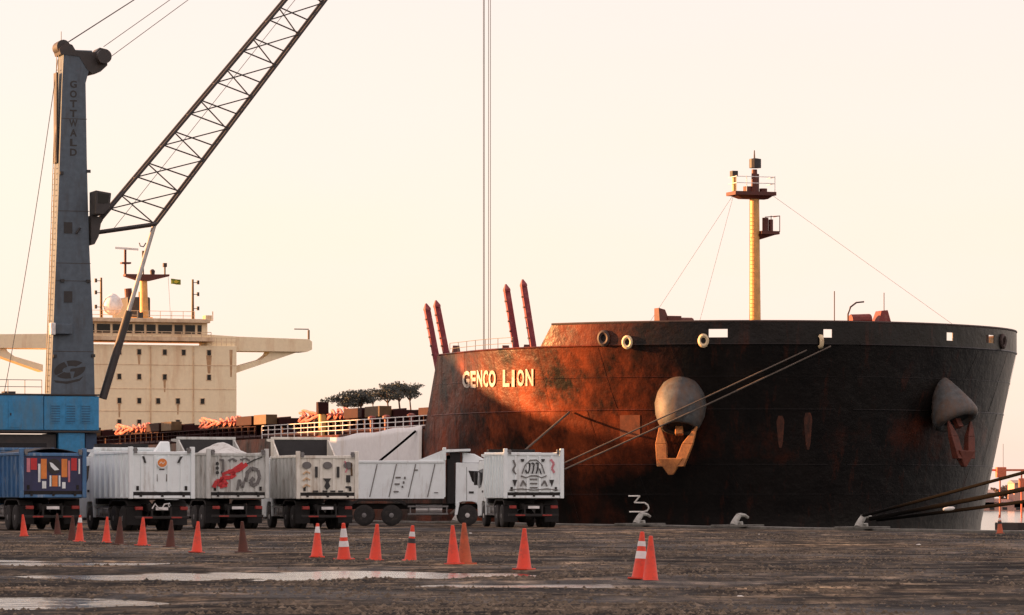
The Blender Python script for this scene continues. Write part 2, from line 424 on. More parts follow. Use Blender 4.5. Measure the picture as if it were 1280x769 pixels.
def hull_material():
    m = bpy.data.materials.new('hull_paint_rusty'); m.use_nodes = True
    n, l = m.node_tree.nodes, m.node_tree.links; b = n['Principled BSDF']
    tc = n.new('ShaderNodeTexCoord')
    def noise(scale, vec=(1,1,1), det=9, rough=.65):
        mp = n.new('ShaderNodeMapping'); mp.inputs['Scale'].default_value = vec; l.new(tc.outputs['Object'], mp.inputs[0])
        z = n.new('ShaderNodeTexNoise'); z.inputs['Scale'].default_value = scale; z.inputs['Detail'].default_value = det; z.inputs['Roughness'].default_value = rough
        l.new(mp.outputs[0], z.inputs['Vector']); return z.outputs[0]
    def ramp(src, p0, p1, c0=(0,0,0), c1=(1,1,1)):
        r = n.new('ShaderNodeValToRGB'); e = r.color_ramp.elements
        e[0].position, e[0].color = p0, (*c0, 1); e[1].position, e[1].color = p1, (*c1, 1)
        l.new(src, r.inputs[0]); return r.outputs[0]
    def mix(f, a_, b2):
        x = n.new('ShaderNodeMix'); x.data_type = 'RGBA'; l.new(f, x.inputs[0])
        for s_, v in ((6, a_), (7, b2)):
            if isinstance(v, tuple): x.inputs[s_].default_value = (*v, 1)
            else: l.new(v, x.inputs[s_])
        return x.outputs[2]
    # old black topside paint, thin over brown-red primer; rust has broken through most along the starboard quarter of the bow
    sep = n.new('ShaderNodeSeparateXYZ'); l.new(tc.outputs['Object'], sep.inputs[0])
    mr = n.new('ShaderNodeMapRange'); mr.inputs[1].default_value = -6.0; mr.inputs[2].default_value = -14.0; l.new(sep.outputs[1], mr.inputs[0])
    big = noise(.16, (1, 1, .7), 6)
    ad = n.new('ShaderNodeMath'); ad.operation = 'MULTIPLY_ADD'; ad.inputs[1].default_value = .42; l.new(mr.outputs[0], ad.inputs[0]); l.new(big, ad.inputs[2])
    mz = n.new('ShaderNodeMapRange'); mz.inputs[1].default_value = 9.4; mz.inputs[2].default_value = 5.2; mz.inputs[3].default_value = -.10; mz.inputs[4].default_value = .10; l.new(sep.outputs[2], mz.inputs[0])
    ad2 = n.new('ShaderNodeMath'); ad2.operation = 'ADD'; l.new(ad.outputs[0], ad2.inputs[0]); l.new(mz.outputs[0], ad2.inputs[1])
    # painted-in shade on the lower hull: black belt below about 2.8 m, ragged edge
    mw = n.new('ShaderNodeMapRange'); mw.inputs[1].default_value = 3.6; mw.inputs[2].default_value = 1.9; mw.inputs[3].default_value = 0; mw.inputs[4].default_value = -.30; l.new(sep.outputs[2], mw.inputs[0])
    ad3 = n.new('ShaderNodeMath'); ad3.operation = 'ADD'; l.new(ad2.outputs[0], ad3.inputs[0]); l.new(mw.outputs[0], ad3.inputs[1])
    worn = ramp(ad3.outputs[0], .57, .94)
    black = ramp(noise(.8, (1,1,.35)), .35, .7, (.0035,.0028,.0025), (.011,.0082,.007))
    prim = ramp(noise(.42, (1,1,.55), 12, .72), .36, .66, (.018,.0045,.0026), (.32,.062,.017))
    c = mix(worn, black, prim)
    st = ramp(noise(1.5, (1,1,.09), 8, .72), .55, .74); c = mix(st, c, (.050,.013,.006))
    sc_ = ramp(noise(3.5, (1,1,.25), 6, .75), .66, .74); c = mix(sc_, c, (.075,.030,.016))
    dk = ramp(noise(.38, (1,1,.8), 9, .72), .48, .62); c = mix(dk, c, (.007,.005,.004))
    l.new(c, b.inputs['Base Color'])
    b.inputs['Roughness'].default_value = .38; b.inputs['Specular IOR Level'].default_value = .24
    # plate butts: faint seams every 2.4 m in height, dented plating
    bp = n.new('ShaderNodeBump'); bp.inputs['Strength'].default_value = .6; bp.inputs['Distance'].default_value = .16
    l.new(noise(.55, (1,1,1), 5), bp.inputs['Height']); l.new(bp.outputs[0], b.inputs['Normal'])
    return m
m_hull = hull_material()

# shell: stations from port aft round the stem to starboard aft
zs = [-2.9, -2.0, -1, 0, 1, 2, 3, 4, 4.7, ZDK, 6.2, 7.1, 8, 8.8, ZKN]
ts = [0, .002, .01, .025, .05, .08, .12, .17, .22, .28, .35, .42, .5, .58, .66, .75, .85, 1.0]
AFT = 175.0
def shell_side(side):
    mb = MB(); rows = []
    for z in zs:
        row = []
        for t in ts:
            a = hull_a0(z) + t*(24.4 - hull_a0(z)); row.append((-a, -side*hull_b(a, z), z))
        # forecastle break: raked aft edge above the main deck
        if z > ZDK:
            k = (z-ZDK)/(ZKN-ZDK); ae = 24.4 - 2.4*k
            row[-1] = (-ae, -side*hull_b(ae, z), z)
        rows.append(row)
    n = len(ts); V = [p for r in rows for p in r]
    mb.add(V, [(i*n+j, i*n+j+1, (i+1)*n+j+1, (i+1)*n+j) for i in range(len(zs)-1) for j in range(n-1)])
    # parallel body aft of the break
    aa = [24.4, 60, 100, 140, AFT, 188]
    bb = [1, 1, 1, 1, .97, .75]
    zz = [z for z in zs if z <= ZDK]
    V = [(-a, -side*HB*f_, z) for z in zz for a, f_ in zip(aa, bb)]; n = len(aa)
    mb.add(V, [(i*n+j, i*n+j+1, (i+1)*n+j+1, (i+1)*n+j) for i in range(len(zz)-1) for j in range(n-1)])
    return mb
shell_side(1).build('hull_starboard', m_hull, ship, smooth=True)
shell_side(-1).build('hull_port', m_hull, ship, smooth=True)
# decks and bulkheads
mb = MB()
pts = [(-hull_a0(9.5)-t*20, hull_b(hull_a0(9.5)+t*20, 9.5)-.03) for t in [0,.02,.06,.12,.2,.3,.42,.56,.7,.85,1]]
poly = [(x, -b) for x, b in pts] + [(x, b) for x, b in pts[::-1][:-1]]
poly += []
mb.add([(x, y, ZKN-.05) for x, y in poly], [tuple(range(len(poly)))])
mb.build('forecastle_deck', m_deck, ship)
mb = MB(); mb.box(-188, -24.2, -HB+.05, HB-.05, ZDK-.25, ZDK-.02); mb.build('main_deck', m_deck, ship)
mb = MB(); mb.box(-20.6, -20.3, -HB+.4, HB-.4, ZDK, ZKN-.06); mb.build('forecastle_bulkhead', m_dkgear, ship)
mb = MB(); mb.box(-188, -187.6, -12, 12, -3, ZDK); mb.build('transom', m_hull, ship)

# bulwark with real openings
HOLES = [(889, 906, 1), (1033, 1042, 1), (1181, 1194, -1), (1234, 1241, -1)]
def bulwark(side):
    mb = MB(); aend = hull_a_at_px(690, 10.2, 1) if side > 0 else 17.0
    A_ = []; a = .15
    while a < aend: A_.append(a); a += .05 if a < 1 else .22
    A_.append(aend)
    zr = [ZKN, 9.96, 10.40, ZTOP]
    V = [(-a, -side*hull_b(a, ZKN), z) for z in zr for a in A_]; n = len(A_); Fc = []
    for i in range(3):
        for j in range(n-1):
            p = px_of((A_[j]+A_[j+1])/2, side*hull_b((A_[j]+A_[j+1])/2, ZKN))
            if i == 1 and any(s_ == side and x0 < p < x1 for x0, x1, s_ in HOLES): continue
            Fc.append((i*n+j, i*n+j+1, (i+1)*n+j+1, (i+1)*n+j))
    mb.add(V, Fc)
    # sloping end down to the side plating
    p0 = V[n-1]; p1 = V[3*n+n-1]; e = aend+.75
    mb.add([p0, p1, (-e, -side*hull_b(e, ZKN), ZKN)], [(0,1,2)])
    o = mb.build('bulwark', m_hull, ship, solid=.05)
    rail = MB(); rail.path([(-a, -side*hull_b(a, ZKN), ZTOP+.02) for a in A_[::3]+[aend]], .07, 6)
    rail.build('bulwark_rail', m_dkgear, o)
    st = MB()
    for j in range(6, n-1, 6):
        q = Vector(V[j]); q2 = Vector(V[3*n+j]); inn = Vector((-.55, side*.45, 0))
        st.add([q, q2, q+inn], [(0,1,2)])
    st.build('bulwark_stay', m_dkgear, o, solid=.03)
    return o
bw_s, bw_p = bulwark(1), bulwark(-1)
# knuckle moulding under the bulwark and a rubbing seam lower down
def seam(side, z, r, a1, name):
    mb = MB(); A_ = [hull_a0(z)+.02] + [hull_a0(z)+.06+ (a1-hull_a0(z))*(i/40)**1.6 for i in range(41)]
    mb.path([hull_pt(a, z, side, .01) if hull_b(a, z) > .2 else Vector((-a, -side*hull_b(a, z), z)) for a in A_], r, 6)
    mb.build(name, m_hull, ship)
for sd in (1, -1):
    seam(sd, ZKN, .055, 21.8, 'knuckle_moulding'); seam(sd, 6.15, .028, 23, 'plate_seam'); seam(sd, 3.2, .022, 24, 'plate_seam'); seam(sd, 7.9, .016, 22.5, 'plate_seam'); seam(sd, 1.6, .016, 24, 'plate_seam')
    for k_, a_ in enumerate((3.2, 6.0, 9.4, 13.2, 17.2, 21.2)):
        for z0_, z1_ in ((.2, 3.15), (3.25, 6.1), (6.2, 9.5)):
            aa_ = a_ + (0 if z0_ > 6 or z0_ < 1 else 1.4)
            if aa_ > hull_a0(z0_)+.4: mb = MB(); mb.path([hull_pt(aa_, z, sd, .004) for z in np.linspace(z0_, z1_, 8)], .007, 5); mb.build('plate_butt', m_hull, ship)

# chocks (ring fairleads) on the knuckle
def ring_mesh(mb, c, nrm, ro, ri, d=.12, n=20, tall=1.0):
    c = Vector(c); nn = Vector(nrm).normalized(); u = Vector((0,0,1)).cross(nn).normalized(); v = nn.cross(u)
    V = []
    for rr, h in ((ro, 0), (ro, d), ((ro+ri)/2, d*1.5), (ri, d), (ri, 0)):
        for k in range(n):
            t = 2*math.pi*k/n; V.append(c + u*math.cos(t)*rr + v*math.sin(t)*rr*tall + nn*h)
    mb.add(V, [(i*n+k, i*n+(k+1)%n, (i+1)*n+(k+1)%n, (i+1)*n+k) for i in range(4) for k in range(n)])
    return mb
for px, y, sd, mt, ro in ((755, 423, 1, m_dkgear, .36), (784, 428, 1, m_chock, .30), (878, 426, 1, m_chock, .30), (1023, 427, 1, m_chock, .30), (1252, 427, -1, m_dkgear, .34)):
    a = hull_a_at_px(px, ZKN, sd); z = z_at(y, a, sd*hull_b(a, ZKN))
    p = hull_pt(a, ZKN-.1, sd, .03); p.z = z; nr = hull_n(a, 5, sd); nr.z = 0
    o = ring_mesh(MB(), p, nr, ro, ro*.45, .14, tall=1.25).build('mooring_chock', mt, ship, smooth=True)
    mb = MB(); mb.lathe(p - nr*.02, nr, [(0, ro*.5), (.045, ro*.5)], 14); mb.build('chock_throat', m_black, o)

# anchors and bolsters
def anchor_set(px, y, sd, tip_dir, sc, prof, sink):
    a = hull_a_at_px(px, 6.0, sd); z = z_at(y, a, sd*hull_b(a, 6.0))
    c = hull_pt(a, z, sd); nh = hull_n(a, z, sd); nh.z = 0; nh.normalize()
    ax = (nh*tip_dir[0] + Vector((1,0,0))*tip_dir[1] + Vector((0,0,-1))*tip_dir[2]).normalized()
    mb = MB(); c0 = c - nh*sink
    mb.lathe(c0, ax, [(h*sc, r*sc) for h, r in prof], 36)
    bo = mb.build('anchor_bolster', m_bolster, ship, smooth='all')
    mb = MB(); mb.lathe(c0 + ax*(prof[-1][0]*sc-.1), ax, [(0, prof[-1][1]*sc*.98), (.13, prof[-1][1]*sc*.97)], 20); mb.build('hawse_mouth', m_black, bo)
    return c0 + ax*prof[-2][0]*sc, ax, nh
def make_anchor(tip, ax, nh, sd, lat=0., m_anchor=m_anchor):
    an = MB()
    dn = Vector((0,0,-1)); side = nh.cross(dn).normalized()
    an.bar(tip - ax*.6, tip + ax*.35, .42, .32); shank = an.build('anchor', m_anchor, ship, bevel=.04)
    lf = -side if side.y > 0 else side                        # towards starboard (left in the picture)
    cr = tip + ax*.40 + dn*1.25 + lf*lat                                # crown hangs below the lip
    mb = MB(); 
    P = []
    for q, w, t in ((cr + dn*.85, .12, .12), (cr - dn*.05, .72, .30)):
        for i, j in ((-1,-1),(1,-1),(1,1),(-1,1)): P.append(q + side*i*w + nh*j*t)
    mb.hexa(P); mb.build('crown', m_anchor, shank, bevel=.05)
    for s_ in (-1, 1):
        mb = MB(); root = cr + side*s_*.45 + dn*.1
        top = cr + side*s_*(1.0) - lf*lat*.9 - dn*1.6 - ax*.15
        P = []
        for q, w, t in ((root + dn*.3, .28, .22), (root*.5 + top*.5, .30, .14), (top, .05, .04)):
            P.append([q + side*i*w + nh*j*t for i, j in ((-1,-1),(1,-1),(1,1),(-1,1))])
        mb.hexa(P[0]+P[1]); mb.hexa(P[1]+P[2]); mb.build('fluke', m_anchor, shank, bevel=.03)
    return shank
t_, ax_, nh_ = anchor_set(865, 481, 1, (.34, .06, .94), .83, [(-.55,.25),(-.3,.8),(.1,1.25),(.7,1.55),(1.4,1.68),(2.1,1.60),(2.7,1.38),(3.05,1.18),(3.1,1.0),(2.95,.85)], .55); make_anchor(t_, ax_, nh_, 1, .45)
t_, ax_, nh_ = anchor_set(1160, 482, -1, (.46, .0, .89), .86, [(-.75,.10),(-.55,.32),(.0,.66),(.8,1.02),(1.6,1.35),(2.2,1.52),(2.5,1.46),(2.66,1.25),(2.6,1.0),(2.4,.85)], .1); make_anchor(t_, ax_, nh_, -1, -.35, M('anchor_dark_rust', (.13, .030, .016), .7, dirt=((.05,.015,.008), .4, 1.8), bump=.3))

# rust weeps, scuffs and plates with a shape of their own on the bow
def hull_patch(px0, px1, y0, y1, sd, mat, name, off=.012, taper=0.):
    mb = MB(); n = 10; V = []
    am = hull_a_at_px((px0+px1)/2, 5.0, sd); bm_ = sd*hull_b(am, 5.0)
    za, zb = z_at(y1, am, bm_), z_at(y0, am, bm_)
    for i in range(n+1):
        z = za + (zb-za)*i/n; s_ = (1 - taper*(1-i/n))*(min(1, 1.6*math.sin(math.pi*(.06+.88*i/n)))**.6 if taper else 1)
        for px in ((px0+px1)/2 - (px1-px0)/2*s_, (px0+px1)/2 + (px1-px0)/2*s_):
            a = hull_a_at_px(px, z, sd); V.append(hull_pt(a, z, sd, off))
    mb.add(V, [(2*i, 2*i+1, 2*i+3, 2*i+2) for i in range(n)])
    return mb.build(name, mat, ship)
m_weep = M('rust_weep', (.11, .030, .012), .7, var=.5, dirt=((.008,.005,.004), .62, 2.6), streak=True)
m_patch = M('bare_primer_patch', (.16, .042, .016), .65, dirt=((.05,.014,.007), .45, 2))
hull_patch(970, 981, 520, 560, 1, m_weep, 'rust_weep', taper=.55)
hull_patch(1004, 1016, 516, 562, 1, m_weep, 'rust_weep', taper=.6)
hull_patch(775, 800, 519, 546, 1, m_patch, 'primer_patch')

# lettering wrapped on the plating
def text_mesh(body, size, bold=0.0, shear=0.0):
    cu = bpy.data.curves.new('lettering_source', 'FONT'); cu.body = body; cu.size = size; cu.align_x = 'LEFT'; cu.offset = bold; cu.shear = shear; cu.resolution_u = 3
    o = bpy.data.objects.new('lettering_source', cu); COL.objects.link(o)
    bpy.context.view_layer.update()
    dg = bpy.context.evaluated_depsgraph_get(); ev = o.evaluated_get(dg); me_ = ev.to_mesh()
    V = [tuple(v.co) for v in me_.vertices]; Fc = [tuple(p.vertices) for p in me_.polygons]
    ev.to_mesh_clear(); bpy.data.objects.remove(o); bpy.data.curves.remove(cu)
    return V, Fc
def hull_letters(body, px0, px1, y0, y1, sd, mat, name):
    V, Fc = text_mesh(body, 1.0, .034)
    xs = [v[0] for v in V]; ys = [v[1] for v in V]; x0, x1, v0, v1 = min(xs), max(xs), min(ys), max(ys)
    out = []
    for x, y, _ in V:
        px = px0 + (x-x0)/(x1-x0)*(px1-px0); py = y1 + (y-v0)/(v1-v0)*(y0-y1)
        a = hull_a_at_px(px, 7.5, sd); z = z_at(py, a, sd*hull_b(a, 7.5)); a = hull_a_at_px(px, z, sd); out.append(hull_pt(a, z, sd, .03))
    mb = MB(); mb.add(out, Fc); return mb.build(name, mat, ship)
for ch, p0, p1, dy in (('G',578.5,587.5,0), ('E',588.8,595.2,0), ('N',596.6,603.4,-1), ('C',604.6,610.6,-1), ('O',611.4,620,-1), ('L',629,637.2,-1.5), ('I',640.2,643.6,-1.5), ('O',646.8,655.6,-2), ('N',657.4,667,-2.5)):
    hull_letters(ch, p0, p1, 464+dy, 485+dy, 1, m_name, 'name_letter')
# white berth/frame numeral on the lower bow
mb = MB(); P = []
for px, y in ((786,620),(800,620),(793.5,628.2),(806,628.4),(810,631),(811.3,635),(809,638.5),(805,639.7),(787,639.7)):
    a = hull_a_at_px(px, 1, 1); z = z_at(y, a, hull_b(a, 1)); a = hull_a_at_px(px, z, 1); P.append(hull_pt(a, z, 1, .03))
[mb.tube(p_, q_, .045, 7) for p_, q_ in zip(P[:-1], P[1:])]; mb.build('white_numeral', m_mark, ship)

# rail and gear on the open part of the forecastle
def rail(name, pts, h, nb, r, mat, parent, every=1):
    mb = MB(); pts = [Vector(p) for p in pts]
    for k in range(1, nb+1):
        mb.path([p + Vector((0,0,h*k/nb)) for p in pts], r, 5)
    for p in pts[::every]: mb.tube(p, p + Vector((0,0,h)), r*1.1, 5)
    return mb.build(name, mat, parent)
rail('guard_rail', [hull_pt(a, ZKN, 1, -.25) for a in np.linspace(11.5, 20.5, 7)], .62, 2, .016, m_rope_steel, ship)
rail('guard_rail', [hull_pt(a, ZKN, -1, -.25) for a in np.linspace(17.2, 20.5, 5)], .62, 2, .025, m_shipwhite, ship)
def stanchion(px, y0, y1, a, b, lean):
    z0 = z_at(y0, a, b); z1 = z_at(y1, a, b); h = z1-z0
    # local y is to port; leaning left in the picture = to starboard/aft
    p = Vector((-a, -b, z0-.8)); q = Vector((-a+.0, -b-lean, z1-.35))
    mb = MB(); mb.bar(p, q, .34, .30); o = mb.build('stanchion', m_postred, ship, bevel=.03)
    mb = MB(); d = (q-p).normalized(); mb.lathe(q, d, [(0, .23), (.12, .23), (.42, .05)], 8); mb.build('pointed_cap', m_postred, o)
    mb = MB()
    for k in range(5):
        c = p + (q-p)*(.3+.14*k); mb.box(c.x-.10, c.x+.10, c.y-.22, c.y-.15, c.z-.05, c.z+.05)
    mb.build('lug', m_dkgear, o)
for px, y0, y1, a, b, ln in ((549, 450, 381, None, 15.6, .72), (560, 436, 377, None, 14.9, .66), (648, 436, 357, None, 11.5, .70), (669, 433, 351, None, 10.8, .70)):
    a = solve(lambda t: px_of(t, b), 2, 40, px); stanchion(px, y0, y1, a, b, ln)
mb = MB()
for px, b in ((566, 14.6), (628, 12), (655, 11.2)):
    a = solve(lambda t: px_of(t, b), 2, 40, px); mb.add([(-a-.3,-b,ZKN),(-a+.3,-b,ZKN),(-a,-b,ZKN+.62),(-a-.3,-b+.4,ZKN),(-a+.3,-b+.4,ZKN),(-a,-b+.4,ZKN+.62)], [(0,1,2),(3,5,4),(0,2,5,3),(1,4,5,2),(0,3,4,1)])
mb.build('deck_bracket', m_deckgear, ship)
# forecastle winches showing above the bulwark
def gear(px, y, b, w, name, mat):
    a = solve(lambda t: px_of(t, b), 0, 40, px); z = z_at(y, a, b); return a, z
a, z = gear(830, 385, 6, 1, '', None)
mb = MB(); mb.hexa([(-a-.5,-6.4,ZKN),(-a+.6,-6.4,ZKN),(-a+.6,-5.2,ZKN),(-a-.5,-5.2,ZKN),(-a-.5,-6.4,z),(-a+.2,-6.4,z),(-a+.2,-6.0,z-.1),(-a-.5,-6.0,z-.1)])
mb.box(-a-.4, -a+.4, -5.9, -5.1, ZKN, z-.45); mb.tube((-a,-5.2,z-.9), (-a,-4.3,z-.9), .38, 12)
mb.build('mooring_winch', m_deckgear, ship, bevel=.03)
a, z = gear(1100, 389, -5, 1, '', None)
mb = MB(); mb.hexa([(-a-.8,4.2,ZKN),(-a+.8,4.2,ZKN),(-a+.8,5.8,ZKN),(-a-.8,5.8,ZKN),(-a-.4,4.9,z),(-a+.4,4.9,z),(-a+.4,5.3,z+.05),(-a-.4,5.3,z+.05)])
mb.tube((-a,3.2,z-.55), (-a,4.4,z-.5), .34, 12); mb.build('mooring_winch', m_hatchred, ship, bevel=.03)
mb = MB(); a, z = gear(1043, 364, -1, 1, '', None); mb.tube((-a,1,ZKN), (-a,1,z), .03, 6); mb.build('flag_staff', m_dkgear, ship)
mb = MB(); a, z = gear(1103, 366, -5, 1, '', None); mb.tube((-a,5.1,ZKN+.5), (-a,5.1,z), .025, 6); mb.build('flag_staff', m_dkgear, ship)
a, z = gear(1060, 377, -2, 1, '', None); mb = MB()
mb.path([(-a,2,ZKN),(-a,2,z-.7),(-a,2.15,z-.3),(-a,2.5,z-.05),(-a,2.95,z)], .05, 6); mb.build('davit', m_dkgear, ship)

# foremast
fa, fb = 13.4, 0.; zof = lambda y: z_at(y, fa, fb); SC = F/W(fa, fb)[1]
fx0 = px_of(fa, fb)
def fm(px): return (px-fx0)/SC/CS                       # ship local y (to port = right in the picture)
mb = MB(); mb.tube((-fa, fm(944), ZKN), (-fa, fm(943), zof(242)), .34, 14, .27); fmast = mb.build('foremast', m_mast, ship, smooth=True)
mb = MB(); mb.box(-fa-.7, -fa+.7, fm(913), fm(965), zof(245), zof(240.5)); mb.hexa([(-fa-.3,fm(925),zof(249)),(-fa+.3,fm(925),zof(249)),(-fa+.3,fm(958),zof(249)),(-fa-.3,fm(958),zof(249)),(-fa-.5,fm(916),zof(245)),(-fa+.5,fm(916),zof(245)),(-fa+.5,fm(963),zof(245)),(-fa-.5,fm(963),zof(245))])
mb.build('mast_platform', m_deckgear, fmast)
mb = MB(); mb.tube((-fa, fm(943), zof(242)), (-fa, fm(943), zof(212)), .20, 10, .16); mb.build('topmast', m_deckgear, fmast)
mb = MB(); mb.lathe((-fa, fm(944), zof(210)), (0,0,1), [(0,.34),(.5,.34),(.55,.1)], 12); mb.build('mast_light', m_ink, fmast)
mb = MB(); mb.tube((-fa, fm(943), zof(201)), (-fa, fm(943), zof(188)), .06, 6, .03); mb.build('mast_spike', m_dkgear, fmast)
for px, y0, y1, w in ((920, 239, 218, .17), (948, 239, 217, .22), (938, 239, 233, .4), (957, 239, 235, .3)):
    mb = MB(); mb.tube((-fa-.3, fm(px), zof(y0)), (-fa-.3, fm(px), zof(y1)), w*.8, 8); mb.build('signal_lamp', m_mast if px == 920 else m_deckgear, fmast)
mb = MB(); mb.box(-fa-.5, -fa-.1, fm(916), fm(923), zof(221), zof(214)); mb.build('lamp_hood', m_ink, fmast)
rl = MB()
for y in (222, 230): rl.path([(-fa-.6, fm(915), zof(y)), (-fa+.6, fm(915), zof(y)), (-fa+.6, fm(964), zof(y)), (-fa-.6, fm(964), zof(y))], .022, 5)
for px in (915, 928, 964): rl.tube((-fa+.6, fm(px), zof(241)), (-fa+.6, fm(px), zof(221)), .022, 5)
rl.build('platform_rail', m_shipwhite, fmast)
mb = MB(); mb.box(-fa-.5, -fa+.5, fm(948), fm(971), zof(293), zof(289)); mb.hexa([(-fa-.1,fm(945),zof(300)),(-fa+.1,fm(945),zof(300)),(-fa+.1,fm(948),zof(300)),(-fa-.1,fm(948),zof(300)),(-fa-.3,fm(946),zof(293)),(-fa+.3,fm(946),zof(293)),(-fa+.3,fm(969),zof(293)),(-fa-.3,fm(969),zof(293))])
mb.build('mast_platform', m_deckgear, fmast)
rl = MB(); rl.path([(-fa+.5, fm(952), zof(272)), (-fa+.5, fm(971), zof(270)), (-fa-.4, fm(971), zof(270))], .025, 5)
for px in (960, 971): rl.tube((-fa+.5, fm(px), zof(290)), (-fa+.5, fm(px), zof(270)), .025, 5)
rl.build('platform_rail', m_deckgear, fmast)
mb = MB(); mb.tube((-fa, fm(957), zof(289)), (-fa, fm(957), zof(272)), .19, 8); mb.tube((-fa, fm(964), zof(289)), (-fa, fm(964), zof(274)), .14, 8); mb.build('mast_horn', m_deckgear, fmast)
mb = MB()
for i in range(34):
    z = ZKN + .6 + i*.22
    if z < zof(250): mb.tube((-fa+.36, fm(934), z), (-fa+.36, fm(940), z), .014, 4)
mb.tube((-fa+.36, fm(934), ZKN), (-fa+.36, fm(934), zof(250)), .02, 4); mb.build('mast_ladder', m_mast, fmast)
for q in ((fm(915), zof(246), (-fa-4, -5.2, ZTOP)), (fm(965), zof(243), (-fa+11.5, 7.0, ZTOP)), (fm(916), zof(246), (-fa-1.5, -3.2, ZKN))):
    mb = MB(); mb.tube((-fa, q[0], q[1]), q[2], .009, 4); mb.build('stay_wire', m_dkgear, fmast)

# main deck: hatches along the holds
def hatch(a0, a1):
    mb = MB(); mb.box(-a1+.5, -a0-.5, -9.0, 9.0, ZDK-.02, 6.65); h = mb.build('hatch_coaming', m_hatch, ship)
    n = 4; w = (a1-a0)/n
    for i in range(n):
        mb = MB(); mb.box(-a0-(i+1)*w+.06, -a0-i*w-.06, -9.4, 9.4, 6.66, 7.15)
        for y in np.linspace(-8.5, 8.5, 9): mb.box(-a0-(i+1)*w+.3, -a0-i*w-.3, y-.05, y+.05, 7.15, 7.27)
        mb.build('hatch_panel', m_hatch, h, bevel=.02)
    mb = MB()
    for y in np.linspace(a0+1.2, a1-1.2, 12): mb.box(-y-.06, -y+.06, -9.42, -9.0, ZDK, 6.6)
    mb.build('coaming_stay', m_hatch, h)['kind'] = 'stuff'
    return h
hb = 9.5
hatch_edges = []
HP = [(28, 46), (51, 73), (78, 100), (105, 127), (132, 151)]
for a0, a1 in HP:
    h = hatch(a0, a1); n = 3 if a0 > 30 else 1
    # ochre and dark red lockers plus looped hoses along the starboard side of the covers
    if a0 > 30:
        for k in range(1):
            s0 = a0
            mb = MB(); mb.box(-s0-3.6, -s0-.4, -10.3, -9.45, 6.7, 7.40); mb.build('deck_locker', m_ochre, ship, bevel=.03)
            mb = MB(); mb.box(-s0-8.0, -s0-3.9, -10.4, -9.45, 6.7, 7.36); mb.build('deck_locker', m_hatch, ship, bevel=.03)
            P = []
            for i in range(121):
                t = i/120; P.append((-s0-8.6-t*(11.6 if a1-a0 > 20 else 9.0), -9.9, 7.10 + .34*math.sin(t*2*math.pi*7.2)*(.75+.25*math.sin(9*t))+.05*math.sin(31*t)))
            P = [(p[0]+.45*math.cos(i*.75), p[1]+.1*math.sin(i*.7), p[2]) for i, p in enumerate(P)]
            mb = MB(); mb.path(P, .10, 6); mb.build('looped_hose', m_salmon, ship, smooth=True)
    else:
        mb = MB(); mb.box(-38.5, -36, -9.75, -9.45, 6.4, 7.15); mb.build('deck_locker', m_ochre, ship, bevel=.03)
        P = [(-26.0-t*2.2, -10+.3*math.sin(t*11), 7.2 + .5*math.sin(t*14)) for t in np.linspace(0, 1, 30)]
        mb = MB(); mb.path(P, .12, 6); mb.build('looped_hose', m_salmon, ship, smooth=True)
# side rail, vent post, pipes on deck
rail('guard_rail', [(-a, -HB+.25, ZDK) for a in np.linspace(24.6, 60, 24)], .85, 3, .03, m_shipwhite, ship)
rail('guard_rail', [(-a, -HB+.25, ZDK) for a in np.linspace(61.5, 150, 56)], .85, 3, .025, m_hatch, ship)
for a in (30.5, 35, 40, 43): 
    mb = MB(); mb.tube((-a, -13.4, ZDK), (-a, -13.4, ZDK+.95), .14, 8); mb.lathe((-a,-13.4,ZDK+.95), (0,0,1), [(0,.26),(.18,.26),(.26,.1)], 10); mb.build('deck_vent', m_hatchred, ship)
mb = MB(); mb.path([(-25, -12.4, ZDK+.35), (-150, -12.4, ZDK+.35)], .12, 6); mb.path([(-25, -11.9, ZDK+.35), (-150, -11.9, ZDK+.35)], .09, 6); mb.build('deck_pipe', m_hatch, ship)
pa = solve(lambda t: px_of(t, 12.6), 20, 120, 403)
mb = MB(); mb.tube((-pa, -12.6, ZDK), (-pa, -12.6, 6.95), .26, 10); o = mb.build('vent_post', m_mast, ship, smooth=True)
mb = MB(); mb.box(-pa-.3, -pa+.3, -12.95, -12.25, 6.95, 7.75); mb.build('vent_head', m_hatch, o, bevel=.04)
# canvas over the side abreast the first hold
def canvas():
    mb = MB(); na_, nz_ = 36, 10; V = []
    for i in range(na_+1):
        a = 24.7 + i*(45.2-24.7)/na_
        for j in range(nz_+1):
            z = ZDK+.30 - .026*(a-24.7) - j*.34 - .05*math.sin(i*.5)*(j == 0)
            V.append((-a, -HB-.06-.05*math.sin(i*1.1+j*.3)*(j/nz_), z))
    mb.add(V, [(i*(nz_+1)+j, (i+1)*(nz_+1)+j, (i+1)*(nz_+1)+j+1, i*(nz_+1)+j+1) for i in range(na_) for j in range(nz_)])
    o = mb.build('side_canvas', m_canvas, None, smooth=True, solid=.02)
    o.location = (*STEM, 0); o.rotation_euler = (0, 0, ship_rz)
    tag(o, 'white canvas sheet hung over the ship side just aft of the bow', 'tarpaulin')
canvas()

